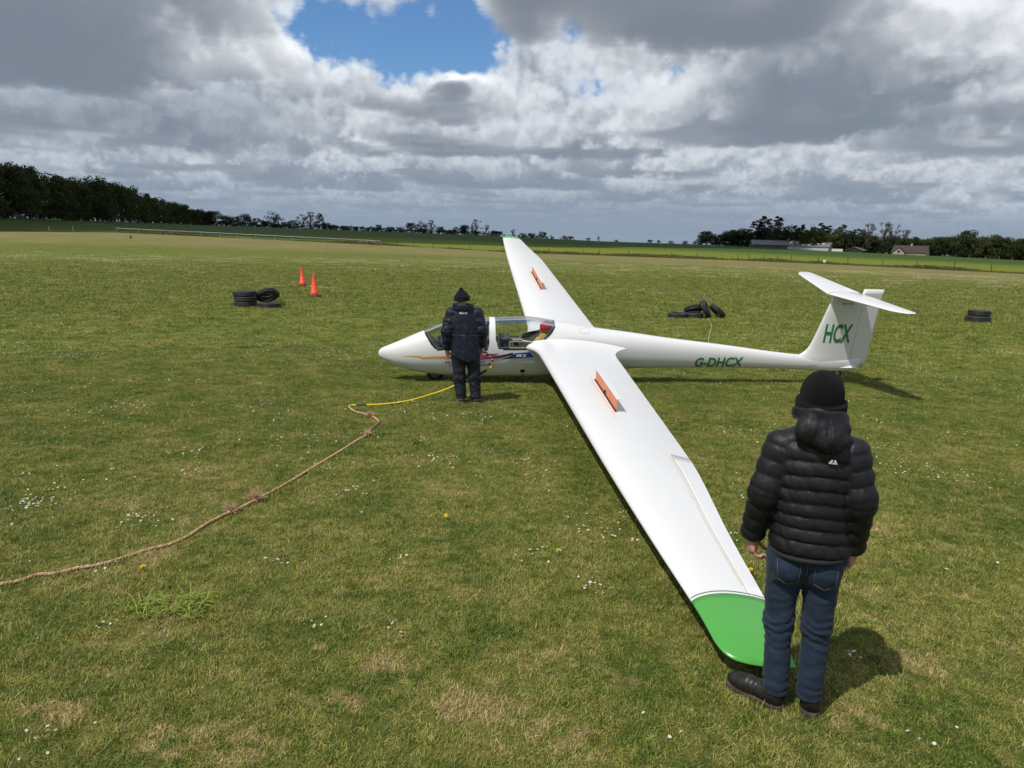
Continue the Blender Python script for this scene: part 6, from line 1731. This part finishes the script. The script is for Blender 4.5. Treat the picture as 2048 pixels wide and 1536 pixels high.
# ---- traffic cones
def build_cones():
    org = plain('cone_orange', (.78, .085, .025), .55, .4, var=.15, vscale=9); blk = plain('cone_base', (.05, .05, .052), .8, .2, var=.3, vscale=12); dirt = plain('cone_scuff', (.30, .05, .02), .8, .2, var=.5, vscale=14)
    def cone(px, py, h, label, rz):
        e = empty('traffic_cone', on_ground(px, py), rz); tag(e, label, 'traffic cone', 'orange traffic cones')
        prof = [(.165, .05), (.150, .12), (.146, .19), (.130, .20), (.055, h - .06), (.048, h - .02), (.040, h), (.028, h), (.026, h - .04)]; n = 28; m = len(prof)
        V = [(math.cos(2 * math.pi * k / n) * r, math.sin(2 * math.pi * k / n) * r, z) for k in range(n) for r, z in prof]
        F = [(k * m + i, ((k + 1) % n) * m + i, ((k + 1) % n) * m + i + 1, k * m + i + 1) for k in range(n) for i in range(m - 1)]
        mesh_obj('cone_body', V, F, org, e, True)
        prof = [(.168, .052), (.153, .105)]; V = [(math.cos(2 * math.pi * k / n) * (r + .002), math.sin(2 * math.pi * k / n) * (r + .002), z) for k in range(n) for r, z in prof]
        mesh_obj('scuffed_band', V, [(k * 2, ((k + 1) % n) * 2, ((k + 1) % n) * 2 + 1, k * 2 + 1) for k in range(n)], dirt, e, True)
        bm = bmesh.new(); bmesh.ops.create_cube(bm, size=1)
        for v in bm.verts: v.co = (v.co.x * .50, v.co.y * .50, (v.co.z + .5) * .055)
        bmesh.ops.bevel(bm, geom=[q for q in bm.edges if abs((q.verts[0].co - q.verts[1].co).z) > .03], offset=.06, segments=3, affect='EDGES'); me = bpy.data.meshes.new('base'); bm.to_mesh(me); bm.free(); as_obj('base', me, blk, e)
    cone(605, 572.5, .84, 'farther orange traffic cone standing by the pale line on the grass', .3); cone(629, 593.5, .87, 'orange traffic cone with a broad dark base standing closer to the tyres', .1)
    def line(name, px, r, mat, label, cat, z=.012):
        P = [np.array(on_ground(a, b, z)) for a, b in px]; o = np.array(P[0]); v, f = tube(smooth_path(np.array(P) - o, .05), [r] * len(smooth_path(np.array(P) - o, .05)), 6); ob = mesh_obj(name, v, f, mat, None, True); ob.location = o; tag(ob, label, cat)
    line('ground_rope', [(528, 571), (560, 571.3), (585, 570.5), (605, 571), (630, 573.5), (655, 575), (684, 576.5)], .020, plain('rope_yellow', (.55, .46, .16), .8), 'pale yellow rope lying on the grass past the cones', 'rope', .03)
    line('thin_cord', [(1417, 637), (1420, 643), (1423, 650), (1422, 658), (1419, 670), (1417, 680), (1415, 692), (1412, 705)], .007, plain('cord_cream', (.55, .53, .36), .8), 'thin pale cord running from the tyre heap towards the tail boom', 'cord', .03)
build_cones()

# ---- dandelions and one coarse tuft of grass
def build_small_plants():
    yel = plain('dandelion_yellow', (.80, .55, .01), .7, .2, var=.15, vscale=60); stem = plain('stem_green', (.10, .16, .04), .7, .2)
    g = np.random.default_rng(3); V, F = [], []
    for ring, (r, h, n) in enumerate(((.022, .002, 18), (.017, .007, 15), (.011, .011, 11), (.005, .013, 6))):
        for k in range(n):
            a = 2 * math.pi * (k + .5 * ring) / n; b = .16; i = len(V); V += [(0, 0, h - .002), (math.cos(a - b) * r, math.sin(a - b) * r, h), (math.cos(a) * r * 1.08, math.sin(a) * r * 1.08, h + .002), (math.cos(a + b) * r, math.sin(a + b) * r, h)]; F.append((i, i + 1, i + 2, i + 3))
    head = mesh_obj('flower_head', V, F, yel, link=False).data
    v, f = tube([(0, 0, -.045), (.003, 0, -.02), (0, 0, 0)], [.003, .0026, .0025], 6); st = mesh_obj('stem', v, f, stem, link=False).data
    V, F = [], []
    for k in range(6):
        a = k * 1.05 + .3; i = len(V); d = np.array([math.cos(a), math.sin(a), 0]); s = np.array([-d[1], d[0], 0]) * .008; V += [(0, 0, -.043), tuple(d * .03 + s + (0, 0, -.032)), tuple(d * .065 + (0, 0, -.038)), tuple(d * .03 - s + (0, 0, -.032))]; F.append((i, i + 1, i + 2, i + 3))
    lf = mesh_obj('leaf', V, F, stem, link=False).data
    spots = [(892, 1031, 'dandelion flowering alone in the open turf between rope and wing'), (1501, 1139, 'dandelion flowering beside the white wing near the hand of the person in jeans'), (1448, 866, 'dandelion flowering in the grass behind the wing beside the quilted jacket'),
             (128, 609, None), (137, 609, None), (198, 690, None), (788, 632, 'dandelion flowering in the grass beyond the nose of the glider'), (1118, 1100, None), (286, 1133, 'dandelion flowering right beside the brown rope')]
    for px, py, lb in spots:
        p = on_ground(px, py, .048); e = empty('dandelion', p, g.uniform(0, 6)); e.rotation_euler = (g.normal(-.2, .15), g.normal(0, .15), g.uniform(0, 6)); e.scale = (.75, .75, .9); tag(e, lb or 'small yellow dandelion flower in the open turf', 'flower', 'dandelions in the turf')
        for nm, me in (('flower_head', head), ('stem', st), ('leaf', lf)):
            o = bpy.data.objects.new(nm, me); o.parent = e; COL.objects.link(o)
    m = leaf_material('coarse_grass', (.20, .27, .035), (.36, .42, .09)); V, Q = [], []
    for i in range(230):
        k = g.integers(0, 5); c = np.array([(-.17, -.06, .03, .12, .18)[k] + g.normal(0, .045), (.02, -.06, .03, .10, -.04)[k] + g.normal(0, .045), 0]); a = g.uniform(0, 6.28) if g.random() < .5 else g.normal(.2, .5); l = g.uniform(.06, .17); h = l * g.uniform(.2, .55); d = np.array([math.cos(a), math.sin(a), 0]); s = np.array([-d[1], d[0], 0]) * .0040
        p1 = c + d * l * .5 + [0, 0, h]; p2 = c + d * l + [0, 0, h * .7]; i0 = len(V); V += [c - s, c + s, p1 + s * .9, p1 - s * .9, p2]; Q += [(i0, i0 + 1, i0 + 2), (i0, i0 + 2, i0 + 3), (i0 + 3, i0 + 2, i0 + 4)]
    o = as_obj('grass_tuft', np_mesh('grass_tuft', V, Q), m); o.location = on_ground(330, 1222); tag(o, 'coarse bright green tuft of long grass in the mown turf', 'grass tuft')
build_small_plants()
